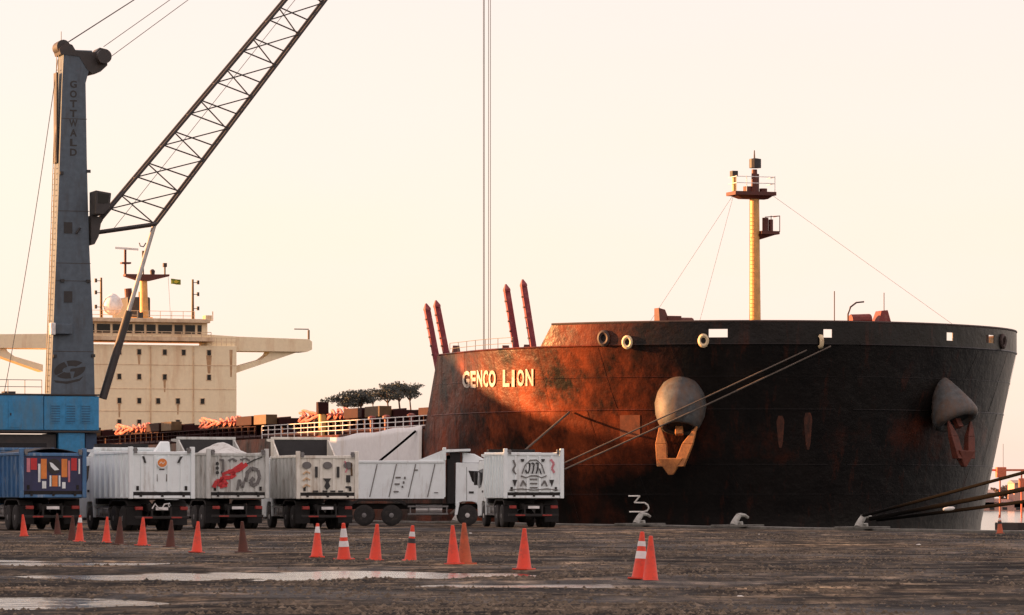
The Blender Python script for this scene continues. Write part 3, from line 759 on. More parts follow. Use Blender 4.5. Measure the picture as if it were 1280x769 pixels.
# ---- bridge superstructure
SA = 156.0; SS = F/W(SA, 0)[1]; sx0 = px_of(SA, 0)
def sz(y): return CAMH + (HY-y)/SS
def sy(px): return (px-sx0)/SS/CS                       # local y (port, right in the picture)
ctr = 177
mb = MB(); mb.box(-SA-5, -SA, sy(88), sy(293), ZDK, sz(431)); block = mb.build('accommodation_block', m_cream, ship, bevel=.05)
for y, pl in ((440, (150,174,205,228,259)), (471, (150,174,205,259)), (501, (150,174,197,221,251)), (528, (150,174,221,251))):
    for px in pl:
        mb = MB(); r_ = .19
        mb.box(-SA+.0, -SA+.05, sy(px)-r_-.05, sy(px)+r_+.05, sz(y)-.30, sz(y)+.30); w = mb.build('porthole', m_cream2, block, bevel=.03)
        mb = MB(); mb.box(-SA+.02, -SA+.07, sy(px)-r_+.02, sy(px)+r_-.02, sz(y)-.24, sz(y)+.24); mb.build('pane', m_glass, w)
mb = MB()
for y in (456, 486, 514): mb.box(-SA, -SA+.03, sy(88)+.1, sy(293)-.1, sz(y)-.03, sz(y)+.03)
mb.build('deck_seam', m_cream2, block)
m_stain = M('cream_stain', (.50, .30, .15), .7, var=.3, dirt=((.80,.62,.40), .45, 1.5), streak=True)
for px, y0, y1, w_ in ((259, 443, 466, 3.5), (174, 444, 456, 2.0), (205, 475, 490, 1.6), (150, 505, 522, 1.6), (286, 436, 470, 2.0), (221, 505, 518, 1.4)):
    mb = MB(); mb.prism([(px-w_,y0),(px+w_,y0),(px+w_*.5,y1),(px-w_*.4,y1)], lambda u, v, t_: (t_, sy(u), sz(v)), -SA, -SA+.012); mb.build('rust_streak', m_stain, block)
for px in (188, 240):
    mb = MB(); mb.tube((-SA+.08, sy(px), ZDK), (-SA+.08, sy(px), sz(432)), .05, 6); mb.build('vent_pipe', m_cream2, block)
rail('block_rail', [(-SA+.1, sy(p), sz(431)) for p in range(262, 294, 6)], .7, 2, .02, m_cream2, block)
# navigation deck slab, wheelhouse, windows
wl_, wr_ = 2*ctr-258, 258
mb = MB(); mb.box(-SA-5, -SA+.6, sy(wl_-6), sy(wr_+6), sz(426), sz(421)); mb.build('bridge_deck', m_cream2, ship)
mb = MB(); mb.box(-SA-4.6, -SA-.2, sy(wl_), sy(wr_), sz(421), sz(403)); wh = mb.build('wheelhouse', m_cream, ship, bevel=.04)
edges = [wl_+2, 105, 122, 141, 156, 168, 182, 196, 216, 229, 244, 252]
for p0, p1 in zip(edges[:-1], edges[1:]):
    mb = MB(); mb.box(-SA-.2, -SA-.15, sy(p0+1), sy(p1-1), sz(417), sz(405)); f_ = mb.build('bridge_window', m_cream2, wh)
    mb = MB(); mb.box(-SA-.2, -SA-.12, sy(p0+1.6), sy(p1-1.6), sz(416.4), sz(405.6)); mb.build('pane', m_glass, f_)
mb = MB(); mb.box(-SA-5.2, -SA+.5, sy(wl_-3), sy(wr_+1), sz(403), sz(398)); mb.build('wheelhouse_roof', m_cream2, ship, bevel=.04)
rail('bridge_rail', [(-SA+.5, sy(p), sz(421)) for p in range(wl_-4, wr_+6, 12)], .45, 2, .03, m_cream2, ship)
rail('monkey_island_rail', [(-SA-2.5, sy(p), sz(398)) for p in range(wl_, wr_+2, 14)], .8, 2, .025, m_cream2, ship)
# bridge wings with raked brackets
for s_ in (1, -1):
    def q(px): return sy(ctr + s_*(px-ctr))
    mb = MB(); y0, y1 = sorted((q(258), q(387)))
    pts_ = [(258,437),(258,417),(262,417),(296,419),(384,421),(388,424),(388,434),(382,437)]
    mb.prism(pts_, lambda u, v, t: (t, q(u), sz(v)), -SA-3.2, -SA-.4); wg = mb.build('bridge_wing', m_cream, ship)
    mb = MB(); mb.prism([(293,457),(293,465.5),(372,437.2),(337,437.2),(335,441),(327,447)], lambda u, v, t: (t, q(u), sz(v)), -SA-2.8, -SA-.8); mb.build('wing_bracket', m_cream, wg)
    mb = MB(); mb.tube((-SA-1, q(386), sz(421)), (-SA-1, q(386), sz(409)), .1, 6); mb.path([(-SA-1, q(368), sz(408)), (-SA-1, q(386), sz(408))], .05, 5); mb.build('wing_post', m_dkgear, wg)
# radar mast
def sy4(px): return sy(px)*(1+4/W(SA,0)[1]) + 4*SN/CS
def sy13(px): return sy(px)*(1+12/W(SA,0)[1]) + 12.5*SN/CS
mb = MB(); mb.tube((-SA-4, sy4(175), sz(398)), (-SA-4, sy4(174), sz(341)), .42, 12, .34); rm = mb.build('radar_mast', m_mast, ship, smooth=True)
mb = MB(); mb.prism([(151,340),(151,342.5),(168,348),(182,348),(204,342),(204,339.5),(180,340)], lambda u, v, t: (t, sy4(u), sz(v)), -SA-4.5, -SA-3.5); mb.build('yard', m_deckgear, rm)
mb = MB(); mb.tube((-SA-4, sy4(152), sz(341)), (-SA-4, sy4(152), sz(309)), .12, 8); mb.box(-SA-4.4, -SA-3.6, sy4(147), sy4(158), sz(327), sz(325)); mb.build('scanner_post', m_deckgear, rm)
mb = MB(); mb.bar((-SA-4, sy4(140), sz(307)), (-SA-3.4, sy4(166), sz(309)), .25, .18); mb.build('radar_scanner', m_shipwhite, rm)
mb = MB(); mb.tube((-SA-4, sy4(174), sz(341)), (-SA-4, sy4(173), sz(312)), .07, 6); mb.path([(-SA-4, sy4(169), sz(300)), (-SA-4, sy4(170), sz(304)), (-SA-4, sy4(174), sz(305)), (-SA-4, sy4(177), sz(300))], .06, 5); mb.box(-SA-4.1,-SA-3.9, sy4(172.5), sy4(176), sz(320), sz(310)); mb.build('aerial', m_dkgear, rm)
mb = MB(); mb.tube((-SA-4, sy4(200), sz(340)), (-SA-4, sy4(200), sz(325)), .08, 6); mb.box(-SA-4.2, -SA-3.8, sy4(198), sy4(202), sz(330), sz(325)); mb.build('aerial', m_dkgear, rm)
mb = MB(); mb.lathe((-SA-4, sy4(185), sz(340)), (0,0,1), [(0,.2),(.35,.25),(.5,.1)], 8); mb.build('aerial', m_dkgear, rm)
for px in (123, 234):
    mb = MB(); mb.tube((-SA-4, sy4(px), sz(398)), (-SA-4, sy4(px), sz(345)), .14, 8, .10); sm_ = mb.build('signal_mast', m_ochre, ship)
    for y in (349, 364, 382):
        mb = MB(); d = 1 if px > 200 else -1
        mb.bar((-SA-4, sy4(px), sz(y)), (-SA-4, sy4(px)+d*.5, sz(y)), .06); mb.tube((-SA-4, sy4(px)+d*.5, sz(y)-.15), (-SA-4, sy4(px)+d*.5, sz(y)+.2), .13, 8); mb.build('signal_light', m_ink, sm_)
mb = MB(); mb.lathe((-SA-4, sy4(137), sz(392)), (0,0,1), [(0,.4),(.3,.75),(.9,.95),(1.5,.75),(1.9,.3),(1.98,.05)], 16); mb.build('radome', m_shipwhite, ship, smooth='all')
mb = MB(); mb.box(-SA-16, -SA-10, sy13(136), sy13(164), sz(398), sz(364)); fu = mb.build('funnel', m_ink, ship, bevel=.15)
mb = MB(); mb.tube((-SA-12, sy13(144), sz(365)), (-SA-12, sy13(143), sz(352)), .36, 10); mb.build('exhaust_pipe', m_deckgear, fu)
mb = MB(); mb.tube((-SA-12, sy13(158), sz(365)), (-SA-12, sy13(158), sz(356)), .2, 8); mb.build('exhaust_pipe', m_ink, fu)
mb = MB(); mb.box(-SA-16.2, -SA-9.8, sy13(134), sy13(166), sz(398), sz(390)); mb.build('funnel_base', m_mast, fu)
mb = MB(); mb.box(-SA-3, -SA-2.2, sy(181), sy(186), sz(398), sz(389)); mb.build('compass_binnacle', m_ink, ship)
mb = MB(); mb.box(-SA-4, -SA-3, sy4(246), sy4(254), sz(398), sz(391)); mb.tube((-SA-3, sy4(255), sz(398)), (-SA-3, sy4(255), sz(386)), .05, 5); mb.build('signal_locker', m_cream2, ship)
# flag on a halyard
fl = MB(); V = []
for i in range(9):
    for j in range(5): V.append((-SA-4+.12*math.sin(i*.9), sy4(207.5)+i*(sy4(219)-sy4(207.5))/8, sz(344.5)-j*(.12)-.01*i))
fl.add(V, [(i*5+j, (i+1)*5+j, (i+1)*5+j+1, i*5+j+1) for i in range(8) for j in range(4)])
flag = fl.build('flag', M('flag_green', (.16,.22,.03), .8), ship, solid=.02)
fl = MB(); c = Vector(V[4*5+2]) + Vector((.16,0,0)); fl.add([c+Vector((0,-.30,0)), c+Vector((0,0,-.17)), c+Vector((0,.30,0)), c+Vector((0,0,.17))], [(0,1,2,3)])
fl.build('flag_lozenge', M('flag_yellow', (.55,.45,.04), .8), flag, solid=.01)
mb = MB(); mb.tube((-SA-4, sy4(207.2), sz(398)), (-SA-4, sy4(204), sz(341)), .015, 4); mb.build('halyard', m_rope_steel, ship)

# ------------------------------------------------------------------ mooring lines
def sag_path(p, q, sag, n=24):
    p, q = Vector(p), Vector(q)
    return [p.lerp(q, i/n) - Vector((0,0,4*sag*(i/n)*(1-i/n))) for i in range(n+1)]
def ship_world(v):
    a, b = -v[0], -v[1]; X, Y = W(a, b); return Vector((X, Y, v[2]))
def rope(p, q, sag, r, mat, label, grp):
    mb = MB(); mb.path(sag_path(p, q, sag), r, 7)
    return tag(mb.build('mooring_line', mat, None, smooth='all'), label, 'rope', grp)
def pt_on_hull(px, y, sd, off=.05):
    a = hull_a_at_px(px, 6, sd); z = z_at(y, a, sd*hull_b(a, 6)); a = hull_a_at_px(px, z, sd); return ship_world(hull_pt(a, z, sd, off))
bx, by = W(4.8, 20.5)
p1 = pt_on_hull(1038, 433, 1, .1); p2 = pt_on_hull(1008, 438, 1, .1)
rope(p1, (bx, by, .45), .12, .045, m_rope, 'thick pale mooring line crossing under the bow anchor, lower of two', 'bow lines to the quay')
rope(p2, (bx-.1, by+.1, .62), .02, .04, m_rope, 'thick pale mooring line crossing under the bow anchor, upper of two', 'bow lines to the quay')
p3 = pt_on_hull(713, 515, 1, .1)
rope(p3, (bx-.4, by-1.2, .55), 0, .06, m_rope, 'short pale line running down the hull behind the rightmost truck', 'bow lines to the quay')
X, Y = W(25.6, HB+.15); X2, Y2 = W(32, QUAY_B+3)
rope((X, Y, ZDK-.05), (X2, Y2, .5), .1, .07, m_ropedk, 'dark line slanting across the white canvas', None)
# bollards on the cope
def bollard(a, b, label):
    X, Y = W(a, b); r = tag(empty('bollard', (X, Y, .0), ship_rz + R(0)), label, 'bollard', 'bollards along the quay edge')
    mb = MB(); mb.box(-2.3, 2.3, -.55, .55, .10, .30); mb.build('footing', m_concrete, r, bevel=.05)
    mb = MB(); mb.path([(-.45,0,.26), (-.35,0,.45), (-.1,0,.75), (.1,0,.95)], lambda t: .26-.06*t, 10); mb.build('column', m_bollard, r, smooth=True)
    mb = MB(); mb.path([(0,0,.98),(.35,0,1.02),(.8,0,.98),(1.15,0,.82)], lambda t: .17-.06*t, 8); mb.build('horn', m_bollard, r, smooth=True)
    mb = MB(); mb.path([(.45,.1,.26),(.4,.1,.5)], .2, 8); mb.build('stub', m_bollard, r, smooth=True)
    r.rotation_euler = (0,0, ship_rz + R(180) - R(60)); r.scale = (.66, .66, .60)
    return r
def a_bol(px): return solve(lambda t: px_of(t, QUAY_B+1.25), -80, 60, px)
bollard(a_bol(800), QUAY_B+1.25, 'pale hooked bollard below the white numeral on the hull')
bollard(a_bol(922), QUAY_B+1.25, 'pale hooked bollard standing free at the middle of the bow')
a3 = a_bol(1078); bollard(a3, QUAY_B+1.25, 'pale bollard holding the dark mooring lines')
b2 = bollard(4.8, 20.5, 'bollard hidden behind the trucks holding the bow lines')
X, Y = W(a3, QUAY_B+1.25)
# the far end of those lines: a mooring dolphin off to the right
dol = tag(empty('mooring_dolphin', (46, 128, WATER_Z)), 'steel mooring dolphin standing in the water right of the view', 'dolphin')
mb = MB(); mb.lathe((0,0,-2), (0,0,1), [(0,.7),(14.4,.7),(14.6,1.1),(15.6,1.1),(15.8,.6)], 14); mb.build('pile', m_deckgear, dol, smooth=True)
rope((X, Y, .62), (46, 128, 10.9), .25, .07, m_ropedk, 'dark mooring line leading right from the bollard, uppermost of three', 'dark lines leading out of frame')
rope((X+.3, Y-.2, .50), (46, 128, 8.3), .3, .095, m_ropedk, 'dark mooring line leading right from the bollard, thickest of three', 'dark lines leading out of frame')
p4 = at(1170, 158, 1.05)
rope((X+.6, Y-.2, .45), (46, 128, 6.4), .45, .075, m_ropedk, 'dark mooring line leading right from the bollard, lowest of three', 'dark lines leading out of frame')
mb = MB(); c = at(1186, 158, .93); mb.lathe(c, (1,.1,.12), [(-.24,.03),(-.18,.07),(0,.085),(.18,.07),(.24,.03)], 10)
tag(mb.build('line_float', m_mark, None, smooth='all'), 'small white float on the dark mooring lines', 'float')

# ------------------------------------------------------------------ crane
CA, CB = 63.0, 28.0
CXW, CYW = W(CA, CB); cs = F/CYW
crane = tag(empty('harbour_crane', (CXW, CYW, 0), TH), 'tall grey and blue mobile harbour crane with lattice boom', 'crane')
def cz(y): return CAMH + (HY-y)/cs
cpx0 = CX + F*CXW/CYW
def cxl(px, yl=0.): return (px - cpx0 - yl*(-SN)*cs*1.0)/cs/CS     # local x for a picture column at local depth yl
TY = .8                                                # half depth of the tower
def tower_x(px): return (px-cpx0 - TY*SN*cs)/cs/CS
def trow(y, pl, pr): z = cz(y); return [(tower_x(pl), -TY, z), (tower_x(pr), -TY, z), (tower_x(pr), TY, z), (tower_x(pl), TY, z)]
rows = [trow(496, 66, 119), trow(420, 69, 117.5), trow(300, 73.5, 112), trow(200, 77, 109.5), trow(105, 80, 108), trow(85, 81, 113), trow(64, 82, 116)]
mb = MB()
for r0, r1 in zip(rows[:-1], rows[1:]): mb.hexa(r0 + r1)
tower = mb.build('tower', m_cgrey, crane)
for y in (265, 352, 440, 330, 150):
    f = (496-y)/(496-64); pl = 66+16*f; pr = 119-11*f
    mb = MB(); mb.box(tower_x(pl+.6), tower_x(pr-.6), -TY-.012, -TY, cz(y)-.02, cz(y)+.02); mb.build('weld_seam', m_csteel, tower)
for y in (286, 372):
    mb = MB(); mb.box(tower_x(82), tower_x(92), -TY-.03, -TY, cz(y+7), cz(y-7)); mb.build('inspection_hatch', m_ink, tower)
mb = MB(); mb.tube((tower_x(96), -TY-.1, cz(293)), (tower_x(101), -TY-.1, cz(286)), .08, 6); mb.build('hatch_latch', m_ink, tower)
for px, y in ((111, 352), (111.5, 215), (117, 445), (80,352), (71,446), (79,218)):
    mb = MB(); mb.box(tower_x(px)-.12, tower_x(px)+.12, -TY-.12, -TY, cz(y)-.1, cz(y)+.1); mb.build('lifting_lug', m_ink, tower)
mb = MB(); mb.box(tower_x(64), tower_x(70), -TY-.55, -TY-.05, cz(420), cz(405)); fl_ = mb.build('floodlight', m_shipwhite, tower, bevel=.05)
mb = MB(); mb.box(tower_x(70)+.02, tower_x(90), -TY-.5, -TY, cz(419), cz(406)); mb.build('floodlight_box', m_cgrey, fl_, bevel=.05)
mb = MB()
for i in range(60):
    z = cz(490)+i*.36
    if z < cz(70): mb.bar((tower_x(66+14*(z-cz(496))/(cz(64)-cz(496)))-.10, -.28, z), (tower_x(66+14*(z-cz(496))/(cz(64)-cz(496)))-.10, .28, z), .035)
for yy in (-.28, .28): mb.path([(tower_x(66)-.12, yy, cz(492)), (tower_x(80)-.12, yy, cz(70))], .03, 5)
mb.build('tower_ladder', m_csteel, tower)
mb = MB(); mb.box(tower_x(77)-.14, tower_x(77)-.02, -.42, .42, cz(205), cz(92)); mb.build('cable_trunk', m_csteel, tower)
# head
mb = MB(); mb.lathe((tower_x(82), -.7, cz(60)), (0,1,0), [(0,.45),(1.4,.45)], 16); mb.build('sheave', m_csteel, tower, smooth=True)
mb = MB(); mb.prism([(76,63),(84,55),(92,58),(96,65),(120,66),(125,60),(134,62),(134,82),(126,90),(116,93),(110,88),(100,72),(78,70)], lambda u, v, t: (tower_x(u), t, cz(v)), -TY-.05, TY+.05); mb.build('tower_head', m_csteel, tower)
mb = MB(); mb.lathe((tower_x(128), -1.5, cz(72)), (0,1,0), [(0,.48),(3.0,.48)], 18); mb.build('sheave', m_csteel, tower, smooth=True)
mb = MB(); mb.tube((tower_x(82), 0, cz(56)), (tower_x(82), 0, cz(40)), .025, 5); mb.build('lightning_rod', m_rope_steel, tower)
# letters
for i, ch in enumerate('GOTTWALD'):
    V, Fc = text_mesh(ch, 1.0, .035); xs = [v[0] for v in V]; ys = [v[1] for v in V]
    cy_ = 107 + i*12.1; hw = 5.0 if ch == 'W' else 4.2
    out = [(tower_x(93.3 + ((x-min(xs))/(max(xs)-min(xs))*2-1)*hw), -TY-.012, cz(cy_+4.6-(y-min(ys))/(max(ys)-min(ys))*9.2)) for x, y, _ in V]
    mb = MB(); mb.add(out, Fc); mb.build('tower_letter', m_ink, tower)
# round emblem: dark oval with a pale G cut through it and a swoosh below
def emb(poly, name, mat, off):
    mb = MB(); mb.prism(poly, lambda u, v, t: (tower_x(u), -TY-t, cz(v)), 0, off); return mb.build(name, mat, tower)
def arc(cx, cy, rx, ry, t0, t1, n, rot=0):
    o = []
    for i in range(n+1):
        t = R(t0+(t1-t0)*i/n); x, y = rx*math.cos(t), -ry*math.sin(t); o.append((cx+x*math.cos(rot)-y*math.sin(rot), cy+x*math.sin(rot)+y*math.cos(rot)))
    return o
rt = R(-12)
emb(arc(89,462.5,19,11,28,95,10,rt) + arc(89,462.5,9,4.2,95,28,8,rt), 'emblem_stroke', m_ink, .012)
emb(arc(89,462.5,19,11,104,200,12,rt) + arc(89,462.5,9,4.2,200,104,8,rt), 'emblem_stroke', m_ink, .012)
emb(arc(89,462.5,19,11,206,268,10,rt) + arc(89,462.5,8,3.6,268,206,8,rt), 'emblem_stroke', m_ink, .012)
emb(arc(89,462.5,19,11,275,345,10,rt) + [(108,458.5),(90,461.5),(89,465),(95,465)], 'emblem_stroke', m_ink, .012)
emb([(70,476),(84,477.5),(100,474),(106,470),(101,476.5),(86,480.5),(72,479)], 'emblem_stroke', m_ink, .012)
# operator's cab and boom foot platform on the tower
mb = MB(); mb.prism([(110,240),(129,243),(127,262),(120,270),(110,270)], lambda u, v, t: (cxl(u), t, cz(v)), -2.0, -.2); cab = mb.build('operator_cab', m_csteel, crane, bevel=.05)
mb = MB(); mb.prism([(113,243),(126,245),(124.5,256),(113,256)], lambda u, v, t: (cxl(u), t, cz(v)), -2.03, -1.99); mb.build('cab_window', m_glass, cab)
mb = MB(); mb.prism([(109,270),(122,272),(118,296),(113,306),(109,306)], lambda u, v, t: (cxl(u), t, cz(v)), -1.0, 1.0); mb.build('boom_foot', m_csteel, crane)
# boom
BW = .55
def bpt(u, side, k):                                     # u 0..1 along, side 0 upper-left chord / 1 lower-right chord
    if side == 0: p0, p1 = (cxl(123), cz(274)), (27.4, 50.0)
    else: p0, p1 = (cxl(190), cz(278)), (28.9, 50.0)
    return Vector((p0[0]+(p1[0]-p0[0])*u, k*BW, p0[1]+(p1[1]-p0[1])*u))
bm0 = MB(); bm0.lathe((28.2, -.8, 50.2), (0,1,0), [(0,.55),(1.6,.55)], 16); boom = bm0.build('boom', m_csteel, crane, smooth=True)
for k in (-1, 1):
    mb = MB(); mb.tube(bpt(0,0,k), bpt(1,0,k), .105, 8); mb.build('boom_chord', m_csteel, boom, smooth=True)
    mb = MB(); mb.tube(bpt(0,1,k), bpt(1,1,k), .095, 8); mb.build('boom_chord', m_csteel, boom, smooth=True)
    mb = MB(); mb.tube((cxl(114), k*BW, cz(291)), bpt(0,1,k), .13, 8); mb.build('boom_heel', m_csteel, boom, smooth=True)
    mb = MB(); mb.tube((cxl(116), k*BW, cz(286)), bpt(0,0,k), .13, 8); mb.build('boom_heel', m_csteel, boom, smooth=True)
NP = 14
for k in (-1, 1):
    for i in range(NP):
        u0, u1 = i/NP, (i+1)/NP; off = .0 if k < 0 else .5/NP
        s0, s1 = (u0+off), min(1, u1+off)
        if i % 1 == 0:
            mb = MB(); mb.tube(bpt(s0+.33/NP,0,k), bpt(s0,1,k), .052, 6); mb.build('boom_brace', m_csteel, boom)
            mb = MB(); mb.tube(bpt(s0+.33/NP,0,k), bpt(s1,1,k) if k < 0 else bpt(max(0, s0-.45/NP),1,k), .048, 6); mb.build('boom_brace', m_csteel, boom)
for i in range(NP):
    for sd in (0, 1):
        u = (i+.33*(1-sd))/NP
        mb = MB(); mb.tube(bpt(u,sd,-1), bpt(u,sd,1), .035, 6); mb.build('boom_tie', m_csteel, boom)
mb = MB(); mb.tube((cxl(140), 0, cz(285)), bpt(.97,0,0), .02, 5); mb.build('boom_cable', m_rope_steel, boom)
# luffing cylinder
nd = bpt(0,1,0); ft = Vector((cxl(127), 0, cz(498))); md_ = ft.lerp(nd, .50)
mb = MB(); mb.tube(ft, md_, .27, 14); mb.build('luffing_cylinder', m_csteel, crane, smooth=True)
mb = MB(); mb.tube(md_, nd, .15, 12); mb.build('piston_rod', m_ccyl, crane, smooth=True)
# stays and hoist ropes
for px, y, yy in ((88,54,-.5), (133,57,0.), (139,72,.5), (91,53,.5)):
    mb = MB(); mb.tube((tower_x(px), yy, cz(y)), (28.2+(.3 if px > 100 else 0), yy, 50.5-(.35 if px > 136 else 0)), .034 if px < 100 else .026, 6); mb.build('luffing_rope', m_rope_steel, crane)
mb = MB(); mb.path(sag_path((tower_x(78), 0, cz(75)), (cxl(8), 0, cz(496)), .9), .026, 5); mb.build('hoist_rope', m_rope_steel, crane)
for dx, dy in ((0,-.25),(.20,.1),(.45,-.1),(.70,.2)):
    xx = 28.72 + dx*.95
    mb = MB(); mb.tube((xx, dy, 50.0), (xx, dy, 6.5), .024, 5); mb.build('hoist_rope', m_rope_steel, crane)
# grab inside the hold
mb = MB(); mb.hexa([(28.1,-.9,4.6),(29.9,-.9,4.6),(29.9,.9,4.6),(28.1,.9,4.6),(28.6,-.5,6.5),(29.5,-.5,6.5),(29.5,.5,6.5),(28.6,.5,6.5)]); mb.build('grab', m_csteel, crane)
# machinery house, slew ring, chassis with wheels and outriggers
HYN = -2.6
def hx(px): return (px-cpx0 + HYN*SN*cs)/cs/CS
mb = MB(); mb.box(hx(-95), hx(62)-.015, HYN, 2.6, cz(539), cz(496)); mb.build('machinery_house', m_cblue, crane, bevel=.05)
mb = MB(); mb.box(hx(62)+.015, hx(128), HYN+.02, 2.6, cz(539), cz(496.5)); house2 = mb.build('machinery_house', m_cblue, crane, bevel=.05)
mb = MB(); mb.box(hx(-95), hx(129), HYN-.05, 2.62, cz(541.5), cz(539)-.02); mb.build('house_sill', m_csteel, crane)
mb = MB(); mb.box(hx(-95), hx(129), HYN-.04, 2.62, cz(496)+.01, cz(494)); mb.build('house_roof_edge', m_csteel, crane)
mb = MB()
for p0, p1 in ((4,9),(18,31)): mb.box(hx(p0), hx(p1), -2, -1, cz(494), cz(491))
mb.build('roof_box', m_csteel, crane)
for p0 in (70, 88, 106):
    lv = MB(); lv.box(hx(p0), hx(p0+12), HYN-.01, HYN+.03, cz(530), cz(506)); lo = lv.build('louvre_frame', m_cblue, house2)
    for k_ in range(7):
        lv = MB(); lv.box(hx(p0+.8), hx(p0+11.2), HYN-.025, HYN+.0, cz(528.5-k_*3.1), cz(527-k_*3.1)); lv.build('louvre_slat', M('crane_blue_dark', (.02,.13,.26), .5), lo)
mb = MB(); mb.box(hx(20), hx(34), HYN-.03, HYN+.02, cz(536), cz(503)); dr_ = mb.build('house_door', m_cblue, crane, bevel=.01)
mb = MB(); mb.box(hx(22), hx(23.5), HYN-.07, HYN-.03, cz(521), cz(518)); mb.build('handle', m_ink, dr_)
rail('roof_rail', [(hx(p), HYN+.1, cz(494)) for p in (-20, 0, 20, 40, 60)], .9, 2, .022, m_csteel, crane)
mb = MB(); mb.box(hx(80), hx(111), HYN+.1, 2.4, 3.3, cz(541.5)-.03); mb.build('pedestal', m_cblue, crane)
mb = MB(); mb.box(hx(112)+.1, hx(127), HYN+.5, 2.0, 3.3, cz(541.5)-.03); mb.build('pedestal', M('crane_navy', (.03,.07,.14), .5), crane)
mb = MB(); mb.box(hx(-60), hx(78), HYN+.4, 2.2, 3.4, cz(543.5)-.03); mb.build('counterweight', m_csteel, crane)
mb = MB(); mb.tube((0,0,2.3), (0,0,3.6), 2.0, 24); mb.build('slew_ring', m_csteel, crane, smooth=True)
mb = MB(); mb.box(-8, 8, -2.4, 2.4, 1.3, 2.3); mb.build('chassis', m_csteel, crane, bevel=.05)
for sx_ in (-1, 1):
    for sy_ in (-1, 1):
        mb = MB(); mb.bar((sx_*5, sy_*1.5, 1.8), (sx_*5, sy_*6.0, 1.8), .7, .6); mb.tube((sx_*5, sy_*5.8, 1.6), (sx_*5, sy_*5.8, .15), .18, 8); mb.box(sx_*5-.9, sx_*5+.9, sy_*5.8-.9, sy_*5.8+.9, .02, .18); mb.build('outrigger', m_csteel, crane)
def wheel_obj(name, parent, c, r, w, rimmat, axis=(0,1,0), sgn=1):
    mb = MB(); mb.lathe(Vector(c)-Vector(axis)*w/2, axis, [(0, r*.62),(0, r*.90),(w*.12, r),(w*.88, r),(w, r*.90),(w, r*.62)], 22); wh_ = mb.build(name, m_tyre, parent, smooth=True)
    mb = MB(); e = Vector(c) + Vector(axis)*sgn*(w/2-.10)
    mb.lathe(e, Vector(axis)*sgn, [(0, r*.60),(.09, r*.60),(.05, r*.50),(.0, r*.42),(.0, r*.25),(.10, r*.22),(.12, r*.08)], 18); rim = mb.build('rim', rimmat, wh_, smooth=True)
    mb = MB()
    for k_ in range(8):
        t = 2*math.pi*k_/8; q_ = e + Vector(axis)*sgn*.0
        u_ = Vector((1,0,0)); v_ = Vector(axis).cross(u_)
        q_ = q_ + u_*math.cos(t)*r*.33 + v_*math.sin(t)*r*.33; mb.tube(q_, q_+Vector(axis)*sgn*.035, .022, 6)
    return wh_
for i in range(7):
    for s_ in (-1, 1): wheel_obj('wheel', crane, (-6.6+i*2.2, s_*1.9, .68), .68, .5, m_rim, sgn=s_)

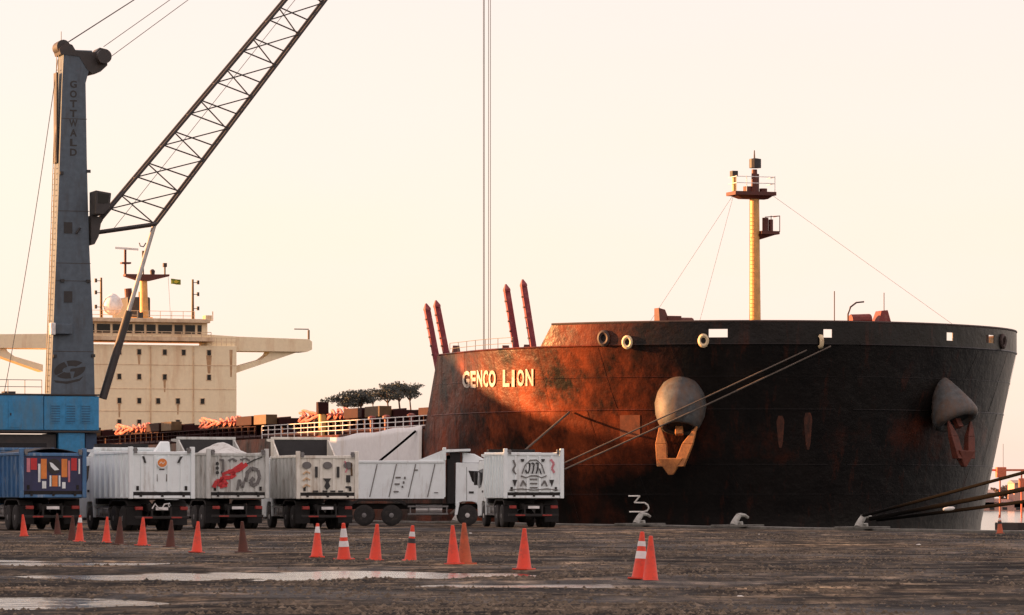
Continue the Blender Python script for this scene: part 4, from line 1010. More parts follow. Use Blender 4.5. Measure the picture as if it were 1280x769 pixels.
# ------------------------------------------------------------------ trucks
def make_truck(px, Y, heading, label, top=3.25, body=m_white, side=None, gate=None, head=None, headtop=3.6, art=None, tarp=False, cabmat=m_white, load=None, fin=False, rimf=m_rimw, side_marks=False):
    c = at(px, Y); side = side or body; gate = gate or body
    z0 = float(gz(c.x, c.y))
    t = tag(empty('dump_truck', (c.x, c.y, max(0, z0)), heading), label, 'truck', 'dump trucks queued on the quay')
    # frame
    mb = MB(); mb.box(.35, 8.0, -.48, -.36, .82, 1.10); mb.box(.35, 8.0, .36, .48, .82, 1.10)
    for x in (.4, 1.8, 3.2, 4.6, 5.6): mb.box(x, x+.12, -.36, .36, .84, 1.06)
    mb.build('chassis_frame', m_dark, t)
    for x in (1.45, 2.80, 6.55):
        mb = MB(); mb.tube((x, -1.0, .52), (x, 1.0, .52), .10, 8); mb.lathe((x,-.3,.52), (0,1,0), [(0,.12),(.15,.3),(.45,.3),(.6,.12)], 12); mb.build('axle', m_dark, t)
    for x, ys in ((1.45, (.80, 1.10)), (2.80, (.80, 1.10)), (6.55, (1.05,))):
        for s_ in (-1, 1):
            for y in ys: wheel_obj('wheel', t, (x, s_*y, .52), .52, .28, rimf if x > 6 else m_rim, sgn=s_)
    # dump bed
    W2 = 1.28; F0, F1 = 1.42, top
    mb = MB(); mb.box(.10, 5.35, -W2+.06, W2-.06, 1.30, F0); bed = mb.build('bed_floor', m_dark, t)
    sides = []
    for s_ in (-1, 1):
        mb = MB(); mb.box(.06, 5.40, s_*W2-.035, s_*W2+.035, F0-.08, F1); sd = mb.build('bed_side', side, t); sides.append(sd)
        mb = MB(); mb.box(.0, 5.42, s_*(W2+.02)-.07, s_*(W2+.02)+.07, F1, F1+.12); mb.build('top_rail', body, sd, bevel=.02)
        for i in range(0 if side_marks else 7):
            x = .35 + i*.80
            mb = MB(); mb.prism([(x,F0-.05),(x+.16,F0-.05),(x+.12,F1-.02),(x+.04,F1-.02)], lambda u, v, tt: (u, tt, v), s_*(W2+.035), s_*(W2+.13)); mb.build('rib', side, sd)
    mb = MB(); mb.box(5.36, 5.46, -W2, W2, F0, headtop); mb.build('headboard', head or body, t)
    mb = MB()
    for s_ in (-1, 1): mb.box(5.33, 5.49, s_*W2-.07, s_*W2+.07, F1+.13, headtop)
    mb.box(5.33, 5.49, -W2-.07, W2+.07, headtop, headtop+.12); hf = mb.build('headboard_frame', body, t, bevel=.02)
    mb = MB(); mb.prism([(5.46,headtop+.02),(5.46,headtop-.12),(6.7,headtop-.05),(6.7,headtop+.05)], lambda u, v, tt: (u, tt, v), -W2, W2); mb.build('cab_guard', body, t)
    for s_ in (-1, 1):
        mb = MB(); mb.prism([(4.1,F1+.13),(5.36,F1+.13),(5.36,headtop)], lambda u, v, tt: (u, tt, v), s_*W2-.03, s_*W2+.03); mb.build('front_gusset', body, t)
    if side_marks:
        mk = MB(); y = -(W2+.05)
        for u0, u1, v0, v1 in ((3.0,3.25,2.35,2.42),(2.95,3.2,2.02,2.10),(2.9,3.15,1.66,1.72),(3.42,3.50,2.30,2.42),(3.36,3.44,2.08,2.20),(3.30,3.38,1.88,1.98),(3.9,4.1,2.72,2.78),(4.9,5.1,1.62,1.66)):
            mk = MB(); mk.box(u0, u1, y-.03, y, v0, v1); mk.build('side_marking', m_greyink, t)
        for k_ in range(5):
            x = .75+k_*.95; mk = MB(); mk.prism([(x,F0),(x+.05,F0),(x+.42,F1-.05),(x+.37,F1-.05)], lambda u, v, tt: (u, tt, v), y-.012, y); mk.build('rib_shade_line', m_rim, t)  # grey strips painted for the shade lines of the bed ribs
    # tailgate
    mb = MB(); mb.box(-.02, .05, -W2+.05, W2-.05, F0+.18, F1-.04); tg = mb.build('tailgate', gate, t)
    for s_ in (-1, 1):
        mb = MB(); mb.box(-.10, .10, s_*(W2+.02)-.085, s_*(W2+.02)+.085, F0-.10, F1+.28); mb.build('corner_post', body, t, bevel=.02)
    mb = MB(); mb.box(-.07, .06, -W2+.09, W2-.09, F1-.04, F1+.09); mb.build('gate_top_beam', body, tg, bevel=.02)
    mb = MB(); mb.box(-.09, .06, -W2+.09, W2-.09, F0-.09, F0+.03); mb.build('gate_sill', body, tg, bevel=.02)
    mb = MB(); mb.box(-.005, .05, -W2+.06, W2-.06, F0+.03, F0+.18); mb.build('gate_slot', m_dark, tg)
    for y in (-.83, -.28, .28, .83):
        if art in ('navy',): continue
        mb = MB(); mb.box(-.07, -.02, y-.06, y+.06, F0+.19, F1-.05); mb.build('gate_rib', gate, tg, bevel=.015)
    for y in (-.9, 0, .9):
        mb = MB(); mb.box(-.12, .0, y-.05, y+.05, F0-.02, F0+.12); mb.build('gate_latch', m_dark, tg)
    for y in (-W2+.16, W2-.16):
        mb = MB(); mb.box(-.13, .02, y-.06, y+.06, F1+.02, F1+.24); mb.tube((-.08, y-.09, F1+.15), (-.08, y+.09, F1+.15), .035, 8); mb.build('gate_hinge', m_rim, tg)
    for y in (-1.02, 1.02):
        mb = MB(); mb.box(-.06, -.0, y-.05, y+.05, F0+.24, F0+.42); mb.build('gate_clamp', m_dark, tg)
    for y in (-.62, .62):
        mb = MB(); mb.box(-.07, -.05, y-.22, y+.22, .53, .59); mb.build('reflector', m_taillight, t)
    for y in (-.55, .55):
        mb = MB(); mb.path([(.25, y, 1.05), (.35, y*.8, .8), (.5, y*.9, .62), (.8, y*.6, .7)], .03, 6); mb.build('brake_hose', m_black, t)
    # tailgate art: u -1..1 left to right, v 0..1
    GH = F1-.08-(F0+.2)
    def gp(u, v, off): return (-.022-off, -u*(W2-.1), F0+.2+v*GH)
    def blob(poly, mat, off=.06, name='painted_shape'):
        mb = MB(); mb.prism(poly, lambda u, v, tt: gp(u, v, tt), .0, off); mb.build(name, mat, tg)
    def stroke(pts_, w, mat, off=.065):
        mb = MB()
        for (u0,v0),(u1,v1) in zip(pts_[:-1], pts_[1:]):
            d = math.hypot((u1-u0)*1.18, (v1-v0)*GH) or 1; nx, ny = -(v1-v0)*GH/d*w/1.18, (u1-u0)*1.18/d*w/GH
            mb.prism([(u0+nx,v0+ny),(u0-nx,v0-ny),(u1-nx,v1-ny),(u1+nx,v1+ny)], lambda u, v, tt: gp(u, v, tt), .0, off)
        mb.build('painted_scroll', mat, tg)
    ell = lambda cu, cv, ru, rv, n=14: [(cu+ru*math.cos(2*math.pi*i/n), cv+rv*math.sin(2*math.pi*i/n)) for i in range(n)]
    if art == 'navy':
        for u0, u1, v0, v1, mt in ((-.92,-.80,.55,.97,m_pink),(-.78,-.56,.62,.97,m_red),(-.52,-.44,.25,.8,m_white),(-.42,-.22,.35,.95,m_orange),(-.38,-.24,.06,.28,m_white),
                                   (-.12,-.06,.12,.45,m_white),(-.03,.16,.12,.45,m_orange),(.20,.26,.12,.45,m_white),(.30,.50,.4,.95,m_orange),(.32,.44,.06,.25,m_white),(.53,.60,.25,.9,m_pink),(.64,.84,.6,.97,m_red),(.90,.95,.5,.95,m_white)):
            blob([(u0,v0),(u1,v0),(u1,v1),(u0,v1)], mt, .02)
        blob(ell(.04,.72,.24,.24), m_ink, .025); blob([(-.12,.85),(-.02,.82),(.22,.62),(.05,.60),(-.08,.72)], m_white, .03)
    elif art == 'oval':
        blob(ell(0,.80,.20,.155,18), m_white, .075); blob(ell(0,.80,.165,.12,18), m_orange, .085)
        stroke([(-.10,.77),(-.04,.83),(.02,.77),(.09,.83)], .014, m_cream_truck, .092)
        blob([(-.09,.60),(.09,.60),(.09,.63),(-.09,.63)], m_ink, .02)
        for u in (-.18, .18): blob([(u-.03,.28),(u+.03,.28),(u+.02,.48),(u-.02,.48)], m_greyink, .02)
        for u, d in ((-.62,.07),(.62,-.07)): blob([(u-d-.03,.98),(u-d+.05,.98),(u+d*.5+.02,.80),(u+d*.5-.04,.80)], m_ink, .07)
    elif art == 'graffiti':
        stroke([(-.92,.12),(-.80,.30),(-.55,.33),(-.42,.20),(-.70,.14),(-.60,.42),(-.30,.40),(-.10,.50),(-.35,.58),(.02,.62),(.20,.72),(.34,.80)], .085, m_red, .07)
        stroke([(-.60,.50),(-.20,.62),(.18,.82)], .06, m_red, .075)
        stroke([(.34,.80),(.62,.92),(.92,1.0)], .022, m_ink, .075)
        stroke([(.30,.30),(.36,.55),(.52,.68),(.75,.62),(.82,.42),(.72,.22),(.55,.18),(.48,.30),(.60,.40)], .075, m_greyink, .07)
        stroke([(-.02,.05),(.05,.35),(.18,.12),(.28,.40)], .05, m_greyink, .07)
        for v in (.55,.68,.81): blob(ell(-.78,v,.055,.05,8), m_ink, .075)
        stroke([(-.70,.92),(-.55,.92),(-.55,.62),(-.63,.55)], .035, m_greyink, .07)
        stroke([(-.35,.9),(-.2,.95),(-.05,.88)], .04, m_greyink, .07); stroke([(.1,.92),(.3,.97),(.45,.9)], .03, m_greyink, .07)
    elif art == 'patchwork':
        for cu in (-.78, 0., .78): blob(ell(cu,.82,.17,.11), m_greyink, .07)
        for u in (-.42, .40): blob([(u-.045,.45),(u+.045,.45),(u+.045,.78),(u-.045,.78)], m_ink, .077)
        blob([(-.16,.42),(.14,.42),(.04,.30),(.10,.18),(-.02,.06),(-.12,.18),(-.05,.30)], m_ink, .07)
        blob([(.70,.30),(.86,.30),(.86,.52),(.70,.52)], m_ink, .07); blob([(.68,.12),(.88,.12),(.88,.18),(.68,.18)], m_ink, .07)
        for v in (.15,.35,.55): stroke([(-.92,v),(-.80,v+.08),(-.66,v+.02)], .035, m_cream2, .07)
        stroke([(.66,.95),(.74,.72),(.68,.6)], .03, m_pink, .07); stroke([(.9,.9),(.92,.5)], .035, m_ochre, .07)
        for u in (-.45,-.1,.2,.5): blob([(u-.09,.0),(u+.09,.0),(u+.09,.05),(u-.09,.05)], m_ink, .078)
    elif art == 'ornament':
        stroke([(-.46,.52),(-.34,.76),(-.14,.90),(.10,.91),(.32,.76),(.42,.52)], .018, m_greyink, .07)
        for u in (-.18,-.02,.14): stroke([(u-.06,.82),(u+.03,.80),(u,.62),(u-.05,.52)], .026, m_ink, .08)
        stroke([(-.32,.62),(-.26,.52)], .03, m_ink, .07); stroke([(.22,.66),(.28,.50)], .03, m_ink, .07)
        stroke([(-.80,.90),(-.72,.75),(-.82,.62),(-.70,.5)], .035, m_greyink, .07); stroke([(.66,.92),(.78,.80),(.70,.66),(.80,.54)], .05, m_pink, .07)
        for u in (-.74, .70): blob([(u-.09,.34),(u+.09,.34),(u,.14)], m_ink, .07)
        for u in (-.44, .36): blob([(u-.07,.93),(u+.07,.93),(u+.03,.85),(u-.03,.85)], m_ink, .075)
        stroke([(-.52,.16),(-.42,.32),(-.30,.18)], .03, m_greyink, .07); stroke([(.30,.18),(.42,.32),(.52,.16)], .03, m_greyink, .07)
        for v in (.12,.24,.36): stroke([(-.14,v),(.14,v)], .03, m_greyink, .07)
        stroke([(-.5,.46),(-.3,.40),(-.1,.46),(.1,.46),(.3,.40),(.5,.46)], .022, m_greyink, .07)
        stroke([(-.95,.05),(-.5,.09),(0,.05),(.5,.09),(.95,.05)], .018, m_greyink, .07)
    # tarpaulin or load
    if tarp:
        mb = MB(); V = []
        for i in range(13):
            for j in range(9):
                x = .2+5.0*i/12; y = -W2+.04+(2*W2-.08)*j/8
                V.append((x, y, F1+.05 + .22*math.sin(math.pi*j/8) + .05*math.sin(i*1.9)*math.cos(j*1.3)))
        mb.add(V, [(i*9+j, (i+1)*9+j, (i+1)*9+j+1, i*9+j+1) for i in range(12) for j in range(8)]); mb.build('tarpaulin', m_tarp, t, smooth='all', solid=.03)
    if load:
        mb = MB(); V = []
        for i in range(17):
            for j in range(11):
                x = .3+4.8*i/16; y = -W2+.06+(2*W2-.12)*j/10
                V.append((x, y, F1-.25 + load*math.sin(math.pi*min(1, j/10))**.7*(.35+.65*math.sin(math.pi*i/16)) * (1+.35*float(vnoise(np.array(x*1.7), np.array(y*1.9), 5)))))
        mb.add(V, [(i*11+j, (i+1)*11+j, (i+1)*11+j+1, i*11+j+1) for i in range(16) for j in range(10)]); mb.build('load_sheet', m_grey_truck, t, smooth=True, solid=.03)
    # rear underride gear
    mb = MB(); mb.box(-.05, .06, -1.15, 1.15, .50, .62); mb.build('rear_bumper', m_dark, t, bevel=.02)
    mb = MB()
    for y in (-.4, .4): mb.box(.0, .08, y-.04, y+.04, .62, 1.0)
    mb.build('bumper_bracket', m_dark, t)
    for s_ in (-1, 1):
        mb = MB(); mb.box(-.03, .10, s_*.95-.16, s_*.95+.16, .86, 1.00); mb.build('tail_light', m_taillight, t, bevel=.02)
        mb = MB(); mb.box(.62, .66, s_*.95-.32, s_*.95+.32, .25, 1.0); mb.build('mud_flap', m_black, t)
        mb = MB(); mb.prism([(.7,1.02),(.8,1.2),(1.2,1.28),(3.1,1.28),(3.45,1.2),(3.55,1.02),(3.5,1.0),(3.05,1.22),(1.2,1.22),(.78,1.0)], lambda u, v, tt: (u, tt, v), s_*1.24-.02, s_*.66); mb.build('mudguard', m_dark, t)
        # side guard, steps, tank
        mb = MB(); mb.box(3.6, 5.6, s_*1.18-.02, s_*1.18+.02, .92, 1.0); mb.box(3.6, 5.6, s_*1.18-.02, s_*1.18+.02, .55, .63)
        for x in (3.7, 4.6, 5.5): mb.box(x, x+.06, s_*1.17-.02, s_*1.17+.02, .55, 1.0)
        mb.build('side_guard', m_rim, t)
        mb = MB(); mb.tube((4.0, s_*.86, .78), (5.3, s_*.86, .78), .27, 14); mb.build('fuel_tank' if s_ > 0 else 'air_tank', m_ccyl, t, smooth=True)
    mb = MB(); mb.box(-.06, -.03, -.26, .26, .86, .98); mb.build('licence_plate', m_plate, t)
    if art == 'oval':
        mb = MB(); mb.path([(-.07, .42, .92), (-.07, .30, 1.12), (-.07, .16, .94), (-.07, .02, .90), (-.07, -.10, 1.10), (-.07, -.26, 1.12), (-.07, -.30, .98)], .03, 5); mb.build('chain', m_plate, t)
    # cab
    prof = [(5.95,.98),(6.0,.98),(6.12,1.14),(6.32,1.20),(6.78,1.20),(6.98,1.14),(7.15,.85),(7.2,.52),(8.10,.48),(8.22,.75),(8.24,1.85),(8.06,2.85),(7.80,3.08),(5.98,3.12)]
    mb = MB(); mb.prism(prof, lambda u, v, tt: (u, tt, v), -1.20, 1.20); cab = mb.build('cab', cabmat, t, bevel=.05)
    for s_ in (-1, 1):
        y = s_*1.20
        mb = MB(); mb.prism([(6.60,2.72),(7.80,2.66),(7.98,1.98),(7.82,1.80),(7.20,1.86),(6.78,2.20)], lambda u, v, tt: (u, tt, v), y-.012, y+.012); mb.build('side_window', m_glass, cab)
        mb = MB(); mb.box(6.62, 6.86, y-.02*s_, y+.03*s_, 1.60, 1.70); mb.build('door_handle', m_ink, cab)
        mb = MB(); mb.box(6.50, 6.52, y-.004, y+.004, 1.25, 2.9); mb.build('door_seam', m_dark, cab)
        mb = MB(); mb.box(7.85, 8.0, s_*1.30, s_*1.42, 1.95, 2.55); mb.bar((7.85, s_*1.2, 2.6), (7.92, s_*1.36, 2.5), .04); mb.build('mirror', m_ink, cab, bevel=.03)
        mb = MB(); mb.box(8.18, 8.26, s_*.85-.2, s_*.85+.2, .68, .86); mb.build('headlight', m_lamp, cab, bevel=.03)
        mb = MB(); mb.box(7.2, 7.7, s_*1.16, s_*1.23, .42, .50); mb.build('step', m_dark, cab)
        mb = MB(); mb.prism([(5.92,.55),(6.05,.55),(6.16,1.12),(6.0,1.14)], lambda u, v, tt: (u, tt, v), s_*1.22-.03, s_*.8); mb.build('front_mudflap', cabmat, cab)
    mb = MB(); mb.prism([(8.24,1.9),(8.065,2.82),(8.085,2.83),(8.262,1.9)], lambda u, v, tt: (u, tt, v), -1.08, 1.08); mb.build('windscreen', m_glass, cab)
    mb = MB(); mb.box(8.2, 8.28, -1.0, 1.0, .92, 1.72); mb.build('grille', m_ink, cab)
    mb = MB(); mb.hexa([(6.3,-1.0,3.1),(7.9,-1.0,3.02),(7.9,1.0,3.02),(6.3,1.0,3.1),(6.3,-.9,3.62),(6.9,-.9,3.55),(6.9,.9,3.55),(6.3,.9,3.62)]); mb.build('roof_deflector', cabmat, cab, bevel=.04)
    mb = MB(); mb.box(6.25, 7.9, -1.19, 1.19, 3.055, 3.115); mb.build('roof_gutter', m_ink, cab)
    mb = MB(); mb.tube((5.70, -.95, 1.1), (5.70, -.95, 3.3), .14, 10); mb.tube((5.70, .95, 1.1), (5.70, .95, 3.5), .18, 10); mb.box(5.56, 5.93, -1.12, 1.12, 1.1, 3.3); mb.box(5.7, 6.2, -1.1, 1.1, 3.12, 3.62); mb.build('air_intake', m_black, t)
    if fin:                                              # white sheet folded up at the edge of the bed
        mb = MB(); mb.hexa([(2.2,-1.05,F1-.1),(2.6,-1.05,F1-.1),(2.6,-.25,F1-.1),(2.2,-.25,F1-.1),(2.3,-1.02,F1+.52),(2.5,-1.02,F1+.54),(2.5,-.66,F1+.54),(2.3,-.66,F1+.5)]); mb.build('folded_sheet', m_white, t, bevel=.02)
    return t
hd = lambda deg: R(90 + deg)                             # heading: away from the camera, turned left by deg
make_truck(66, 161, hd(20), 'navy dump truck with red and orange painted tailgate, leftmost', 3.05, m_bluepanel, m_bluepanel, m_navy, art='navy', tarp=True, headtop=3.3, cabmat=m_bluepanel)
make_truck(202, 161, hd(21.5), 'white dump truck with an orange oval badge on its tailgate', 3.15, m_white, art='oval', headtop=3.35, fin=True)
make_truck(297, 172, hd(19), 'grey dump truck with red scrawled lettering on its tailgate', 3.20, m_grey_truck, art='graffiti', head=m_tarp, headtop=3.95, load=.75)
make_truck(409, 173, hd(15.5), 'cream patterned dump truck with a tall dark headboard', 3.12, m_cream_truck, m_grey_truck, art='patchwork', head=m_tarp, headtop=3.98)
make_truck(667, 180, hd(10), 'white dump truck with black and pink ornaments on its tailgate, rightmost', 3.30, m_white, art='ornament', headtop=3.35)
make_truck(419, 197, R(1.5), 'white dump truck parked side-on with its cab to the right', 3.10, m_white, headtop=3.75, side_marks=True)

# ------------------------------------------------------------------ traffic cones
def make_cone(mat, kind):
    r = empty('traffic_cone', (0,0,0))
    mb = MB(); mb.box(-.16, .16, -.16, .16, 0, .03); mb.build('base', mat, r, bevel=.012)
    mb = MB(); mb.lathe((0,0,.035), (0,0,1), [(0,.142),(.02,.132),(.68,.040),(.725,.036),(.735,.022)], 20); body = mb.build('cone_body', mat, r, smooth=True)
    rad = lambda z: .132-(.132-.040)*(z-.02)/.66+.004
    bands = {'plain': (), 'tip': ((.52,.66),), 'two': ((.24,.36),(.44,.62)), 'dark': ((.50,.60),(.36,.46),), 'low': ((.30,.42),(.50,.58))}[kind]
    for i, (z0, z1) in enumerate(bands):
        mb = MB(); mb.lathe((0,0,.035), (0,0,1), [(z0, rad(z0)-.006),(z0, rad(z0)),(z1, rad(z1)),(z1, rad(z1)-.006)], 20); mb.build('reflective_sleeve', m_ink if (kind == 'dark' and i == 1) else m_sleeve, r, smooth=True)
    return r
protos = {}
CONES = [ # px, base y, material, kind, label, lean
 (30, 671, 'o', 'plain', 'small orange cone at the far left, first of the line'),
 (72, 669, 'b', 'plain', 'dark brown cone half lost against the leftmost truck'),
 (90, 675, 'b', 'plain', 'dark brown cone just left of the white tipped one'),
 (99, 677, 'o', 'tip', 'orange cone with a white tip beside the leftmost truck'),
 (133, 678, 'o', 'plain', 'plain orange cone in front of the ribbed side of the white badge truck'),
 (149, 680, 'b', 'plain', 'dark brown cone right of the plain orange one by the badge truck'),
 (178, 682, 'o', 'plain', 'plain orange cone under the left half of the badge tailgate'),
 (213, 684, 'b', 'plain', 'dark brown cone under the orange oval badge truck'),
 (246, 689, 'o', 'plain', 'orange cone between the badge truck and the scrawled grey truck'),
 (304, 689, 'b', 'plain', 'dark brown cone alone below the scrawled grey truck'),
 (396, 697, 'o', 'tip', 'orange cone with a white top below the cream patterned truck'),
 (430, 699, 'o', 'two', 'orange cone with two broad white bands left of centre'),
 (469, 700, 'o', 'plain', 'plain orange cone below the rear wheels of the side-on truck'),
 (513, 703, 'o', 'dark', 'orange cone with one white and one black band'),
 (567, 705, 'o', 'plain', 'bright orange cone paired with a duller one behind it'),
 (581, 706, 'm', 'plain', 'dull brownish orange cone paired with a brighter one'),
 (655, 712, 'o', 'plain', 'tall plain orange cone alone below the rightmost truck'),
 (800, 722, 'o', 'low', 'orange cone with white bands, left of the nearest pair'),
 (813, 722.5, 'o', 'plain', 'plain orange cone, right of the nearest pair'),
 (1250, 667, 'm', 'dark', 'dark banded cone at the right edge by the quay kerb'),
]
for px, y, mk, kind, lab in CONES:
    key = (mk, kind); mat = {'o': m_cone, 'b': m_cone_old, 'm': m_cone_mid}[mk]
    if key not in protos: protos[key] = make_cone(mat, kind); o = protos[key]
    else: o = copy_tree(protos[key])
    Yc = CAMH*F/(y-HY); c = at(px, Yc); zz = float(gz(c.x, c.y)); 
    Yc = (CAMH-zz)*F/(y-HY); c = at(px, Yc); zz = float(gz(c.x, c.y))
    o.location = (c.x, c.y, zz-.004); o.rotation_euler = (R(random.uniform(-3.5,3.5)), R(random.uniform(-3.5,3.5)), random.uniform(0, 1.5)); k_ = random.uniform(.95, 1.05); o.scale = (k_*random.uniform(.95,1.08), k_, k_)
    tag(o, lab, 'traffic cone', 'cones strung across the quay')

# ------------------------------------------------------------------ litter and kerb timbers
mb = MB(); mb.box(-1.0, 1.0, -.2, .2, 0, .30)
tim = mb.build('timber_fender', m_timber, None, bevel=.03); X, Y = W(a_bol(1243), QUAY_B+.55); tim.location = (X, Y, .105); tim.rotation_euler = (0,0,ship_rz)
tag(tim, 'low dark timber lying along the quay edge at the right', 'timber')
def stone(px, y, s, label, mat):
    Yc = CAMH*F/(y-HY); c = at(px, Yc); mb = MB(); rnd = random.Random(px)
    V = []; n = 7
    for h, rr in ((0,.9),(.35,1.0),(.7,.55)):
        for k_ in range(n): t_ = 2*math.pi*k_/n; q_ = rr*s*rnd.uniform(.75,1.2); V.append((math.cos(t_)*q_*1.5, math.sin(t_)*q_, h*s*rnd.uniform(.8,1.2)))
    mb.add(V, [tuple(range(n))[::-1], tuple(range(2*n,3*n))] + [(i*n+k_, i*n+(k_+1)%n, (i+1)*n+(k_+1)%n, (i+1)*n+k_) for i in range(2) for k_ in range(n)])
    o = mb.build('rubble_piece', mat, None); o.location = (c.x, c.y, float(gz(c.x, c.y))-.01); tag(o, label, 'rubble', 'pale scraps on the ground')
stone(949, 669, .05, 'pale scrap lying below the middle bollard', m_mark)
stone(588, 667, .055, 'pale scrap lying between the side-on truck and the paired cones', m_mark)
stone(1148, 682, .045, 'pale scrap lying alone right of the bollards', m_mark)
stone(925, 746, .03, 'pale scrap lying on the broken edge in the foreground', m_mark)
stone(1016, 668, .08, 'grey scrap below the bollard with dark lines', m_concrete)
stone(170, 724, .05, 'dark lump standing in the long puddle', m_timber)
stone(340, 725, .05, 'dark lump at the middle of the long puddle', m_timber)

# ------------------------------------------------------------------ unseen sheds on the left, added and shaped to cast shade
def gable(name, X0, X1, Y0, Y1, eave, ridge, label):
    r = tag(empty(name, ((X0+X1)/2, (Y0+Y1)/2, 0)), label, 'shade_gable'); hx_, hy_ = (X1-X0)/2, (Y1-Y0)/2
    mb = MB(); mb.prism([(-hy_,0),(hy_,0),(hy_,eave),(0,ridge),(-hy_,eave)], lambda u, v, t_: (t_, u, v), -hx_, hx_); mb.build('wall', m_shade_wall, r)
    mb = MB(); mb.prism([(-hy_-.4,eave-.15),(0,ridge+.05),(hy_+.4,eave-.15),(hy_+.4,eave+.1),(0,ridge+.32),(-hy_-.4,eave+.1)], lambda u, v, t_: (t_, u, v), -hx_-.3, hx_+.3); mb.build('roof', m_roof, r)
    for k_ in range(max(1, int((Y1-Y0)/18))):
        y_ = -hy_ + 9 + 18*k_
        if y_ < hy_: mb = MB(); mb.box(hx_, hx_+.08, y_-3, y_+3, 0, 5.5); mb.build('sliding_door', m_cgrey, r)
gable('shade_gable', -90, -47, 219.5, 252, 10.4, 16.2, 'unseen gabled block added at the far left to shade the bow hull')  # unseen; roof profile shaped to throw the slanting shade on the bow
r = tag(empty('shade_shed', (-70, 95, 0)), 'unseen long flat roofed shed added on the left to shade the trucks and ground', 'shade_gable')  # unseen; added to keep the trucks and ground in shade
mb = MB(); mb.box(-22, 22, -145, 124, 0, 10.0); mb.build('wall', m_shade_wall, r)
mb = MB(); mb.box(-22.6, 22.6, -145.6, 124.3, 10.0, 10.35); mb.build('roof', m_roof, r)
for k_ in range(12):
    mb = MB(); mb.box(22, 22.08, -135+k_*21, -128+k_*21, 0, 5.5); mb.build('sliding_door', m_cgrey, r)

r = tag(empty('shade_shed', (-70, 285.5, 0)), 'unseen flat roofed shed added beyond the gabled block to shade the midship hull', 'shade_gable')  # unseen; added so the midship hull and canvas stay shaded
mb = MB(); mb.box(-20, 20, -33, 32, 0, 10.3); mb.build('wall', m_shade_wall, r)
mb = MB(); mb.box(-20.5, 20.5, -33.2, 32.5, 10.3, 10.6); mb.build('roof', m_roof, r)
# ------------------------------------------------------------------ far shore
def far_sheet():
    mb = MB(); P = []
    prof = [(-1600, 2), (-700, 4), (-260, 6), (-110, 6), (-60, 6), (0, 5), (120, 3), (230, 2), (320, 2), (480, 2), (700, 3), (1600, 2)]
    for (x, h) in prof: P += [(x, 1500, WATER_Z-.5), (x, 1560, h*.55), (x, 1660, h), (x, 2300, h)]
    n = 4; mb.add(P, [(i*n+j, (i+1)*n+j, (i+1)*n+j+1, i*n+j+1) for i in range(len(prof)-1) for j in range(3)])
    return tag(mb.build('far_shore', M('far_shore_scrub', (.10,.085,.06), .9, scale=.05), None, smooth=True), 'low far shore across the harbour', kind='structure')
far_sheet()
m_leaf = M('pine_needles', (.062, .070, .062), .85, var=.5, scale=.6)
def pine(px, ytop, Y, wpx, ybase, label, seed):
    rnd = random.Random(seed); s = F/Y
    top = CAMH + (HY-ytop)/s; base = CAMH + (HY-ybase)/s - 6; w = wpx/s
    c = at(px, Y); r = tag(empty('pine_tree', (c.x, Y, base)), label, 'tree', 'umbrella pines beyond the hatches')
    H = top-base; w *= 1.25
    mb = MB(); mb.path([(0,0,0),(.1*w,0,H*.4),(.02*w,0,H*.8)], lambda t_: .035*w*(1.4-.8*t_), 7)
    for k_ in range(6):
        a_ = rnd.uniform(0, 6.28); mb.path([(.05*w,0,H*.68),(w*.28*math.cos(a_), w*.28*math.sin(a_), H*rnd.uniform(.84,.93))], lambda t_: .018*w*(1.2-.8*t_), 5)
    mb.build('trunk', m_trunk, r)
    mb = MB(); ch = min(8/s*2.0, H*.36)
    clumps = [(rnd.gauss(0,.24)*w, rnd.gauss(0,.2)*w, H-ch*rnd.uniform(.1,1.0), rnd.uniform(.13,.24)*w) for _ in range(30)]
    for cx_, cy_, cz_, cr_ in clumps:
        for _ in range(70):
            d = Vector((rnd.gauss(0,1), rnd.gauss(0,1), rnd.gauss(0,.6))).normalized()*cr_*rnd.uniform(.3,1.0)
            p = Vector((cx_, cy_, cz_)) + Vector((d.x, d.y, d.z*.55)); u = Vector((rnd.gauss(0,1), rnd.gauss(0,1), rnd.gauss(0,1))).normalized(); v = u.orthogonal().normalized()
            q_ = cr_*.17; mb.add([p-u*q_, p+v*q_*.6, p+u*q_, p-v*q_*.6], [(0,1,2,3)])
    mb.build('crown', m_leaf, r)
pine(431, 491, 640, 34, 506, 'low umbrella pine, leftmost above the hatch covers', 1)
pine(449, 487, 640, 34, 506, 'broad umbrella pine, second from the left above the hatches', 2)
pine(465, 485, 650, 20, 505, 'small round pine, third from the left above the hatches', 3)
pine(483, 482, 630, 30, 504, 'umbrella pine left of the tallest one above the hatches', 4)
pine(497, 480, 640, 32, 503, 'tallest umbrella pine above the hatches', 5)
pine(511, 479, 650, 26, 503, 'umbrella pine nearest to the ship bow', 6)
def knoll():
    mb = MB(); P = []; n = 9
    xs_ = np.linspace(-60, 45, 22)
    for x in xs_:
        h = 12.5*max(0, math.sin(math.pi*(x+60)/105))**.5
        for j in range(n): P.append((x, 600+10*j, -3 + (h+3)*math.sin(math.pi*(.06+.88*j/(n-1)))))
    mb.add(P, [(i*n+j, (i+1)*n+j, (i+1)*n+j+1, i*n+j+1) for i in range(len(xs_)-1) for j in range(n-1)])
    tag(mb.build('hill', MATS['far_shore_scrub'], None, smooth=True), 'scrubby knoll behind the ship', kind='structure')
knoll()
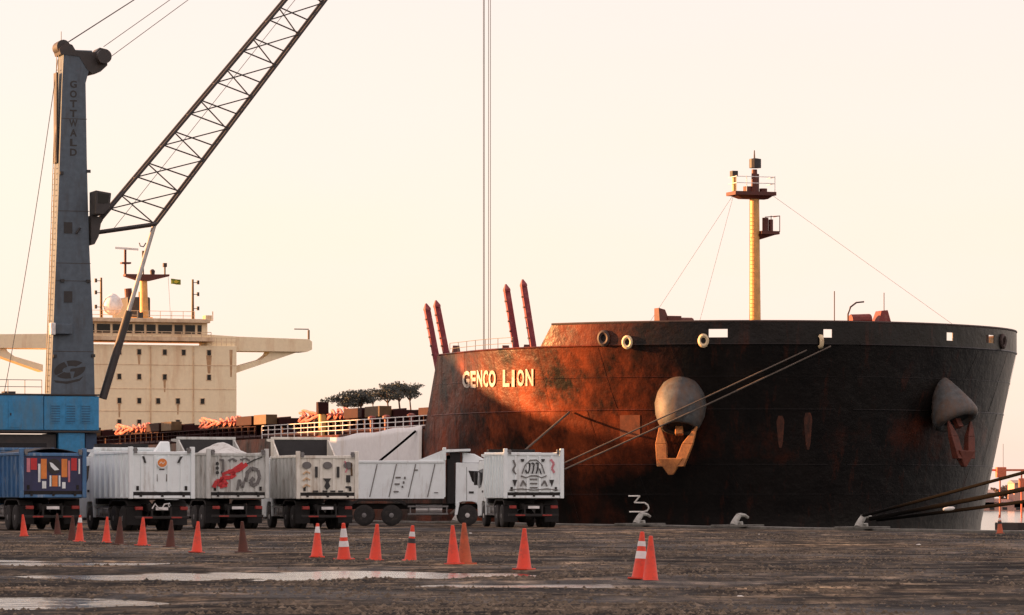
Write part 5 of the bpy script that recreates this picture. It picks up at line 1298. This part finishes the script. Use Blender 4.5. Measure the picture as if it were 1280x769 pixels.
# shore sheds, trees and a work frame on the right
YF = 1490; sf = F/YF
def fz(y): return CAMH + (HY-y)/sf
for x0, x1, y0, y1, mt, lab in ((1205, 1300, 636, 628, m_pinkwall, 'long low pink quay shed on the far shore'), (1222, 1243, 628, 616, m_fargrey, 'small grey block behind the pink shed'), (1268, 1300, 628, 604, m_pinkwall, 'pink warehouse at the right edge of the far shore')):
    p0, p1 = at(x0, YF), at(x1, YF); r = tag(empty('shore_building', ((p0.x+p1.x)/2, YF, 0)), lab, 'building', 'buildings on the far shore'); hw = (p1.x-p0.x)/2
    mb = MB(); mb.box(-hw, hw, 0, 20, fz(y0)-2, fz(y1)); mb.build('wall', mt, r)
    mb = MB(); mb.prism([(-.8,fz(y1)),(20.8,fz(y1)),(10,fz(y1)+1.2)], lambda u, v, t_: (t_, u, v), -hw-.4, hw+.4); mb.build('roof', m_fargrey, r)
    if y0 == 636:
        for px in (1240, 1256, 1273): q_ = at(px, YF).x - (p0.x+p1.x)/2; mb = MB(); mb.box(q_-.9, q_+.9, -.06, .2, fz(637.5), fz(634)); mb.build('doorway', m_ink, r)
def bush(px, y, w, h, seed, lab):
    rnd = random.Random(seed); c = at(px, YF+30); s = F/(YF+30); r = tag(empty('shore_tree', (c.x, YF+30, 0)), lab, 'tree', 'trees on the far shore')
    mb = MB()
    for _ in range(900):
        d = Vector((rnd.gauss(0,1), rnd.gauss(0,1), rnd.gauss(0,1))).normalized()*rnd.uniform(.4,1)**.5
        k_ = 1+.25*math.sin(d.x*5)+.2*math.sin(d.z*7+d.x*3)
        p = Vector((d.x*w/s*.5*k_, d.y*w/s*.5, CAMH+(HY-y)/s + d.z*h/s*.5*k_)); u = Vector((rnd.gauss(0,1), rnd.gauss(0,1), rnd.gauss(0,1))).normalized(); v = u.orthogonal(); q_ = .5
        mb.add([p-u*q_, p+v*q_*.7, p+u*q_, p-v*q_*.7], [(0,1,2,3)])
    mb.build('crown', M('far_leaves', (.13,.095,.075), .9, var=.4, scale=.5), r)
    mb = MB(); mb.tube((0,0,0), (0,0,CAMH+(HY-y)/s), .3, 6); mb.build('trunk', m_trunk, r)
bush(1252, 616, 26, 14, 3, 'broad hazy tree behind the pink shed'); bush(1232, 621, 14, 10, 4, 'small hazy tree beside the ship bow on the far shore')
wf = tag(empty('loading_gantry', (at(1258, 900).x, 900, 0)), 'orange steel loading gantry on the far side of the harbour', 'gantry'); sg = F/900
def gx(px): return (px-1258)/sg
def gzz(y): return CAMH + (HY-y)/sg
mb = MB(); mb.box(gx(1234), gx(1300), -.3, .3, gzz(589), gzz(586.5)); mb.build('beam', m_farorange, wf)
mb = MB(); mb.box(gx(1245), gx(1257), -1.5, 1.5, gzz(597), gzz(584)); mb.build('hopper', m_farorange, wf, bevel=.1)
for px in (1250, 1277):
    mb = MB(); mb.box(gx(px-.8), gx(px+.8), -.4, .4, -4, gzz(589)); mb.build('leg', m_farorange, wf)
mb = MB(); mb.box(gx(1274), gx(1300), -1.5, 1.5, gzz(609), gzz(598)); mb.build('cabin', m_farorange, wf)
mb = MB(); mb.tube((gx(1254),0,gzz(584)), (gx(1254),0,gzz(555)), .05, 5); mb.build('mast', m_dkgear, wf)
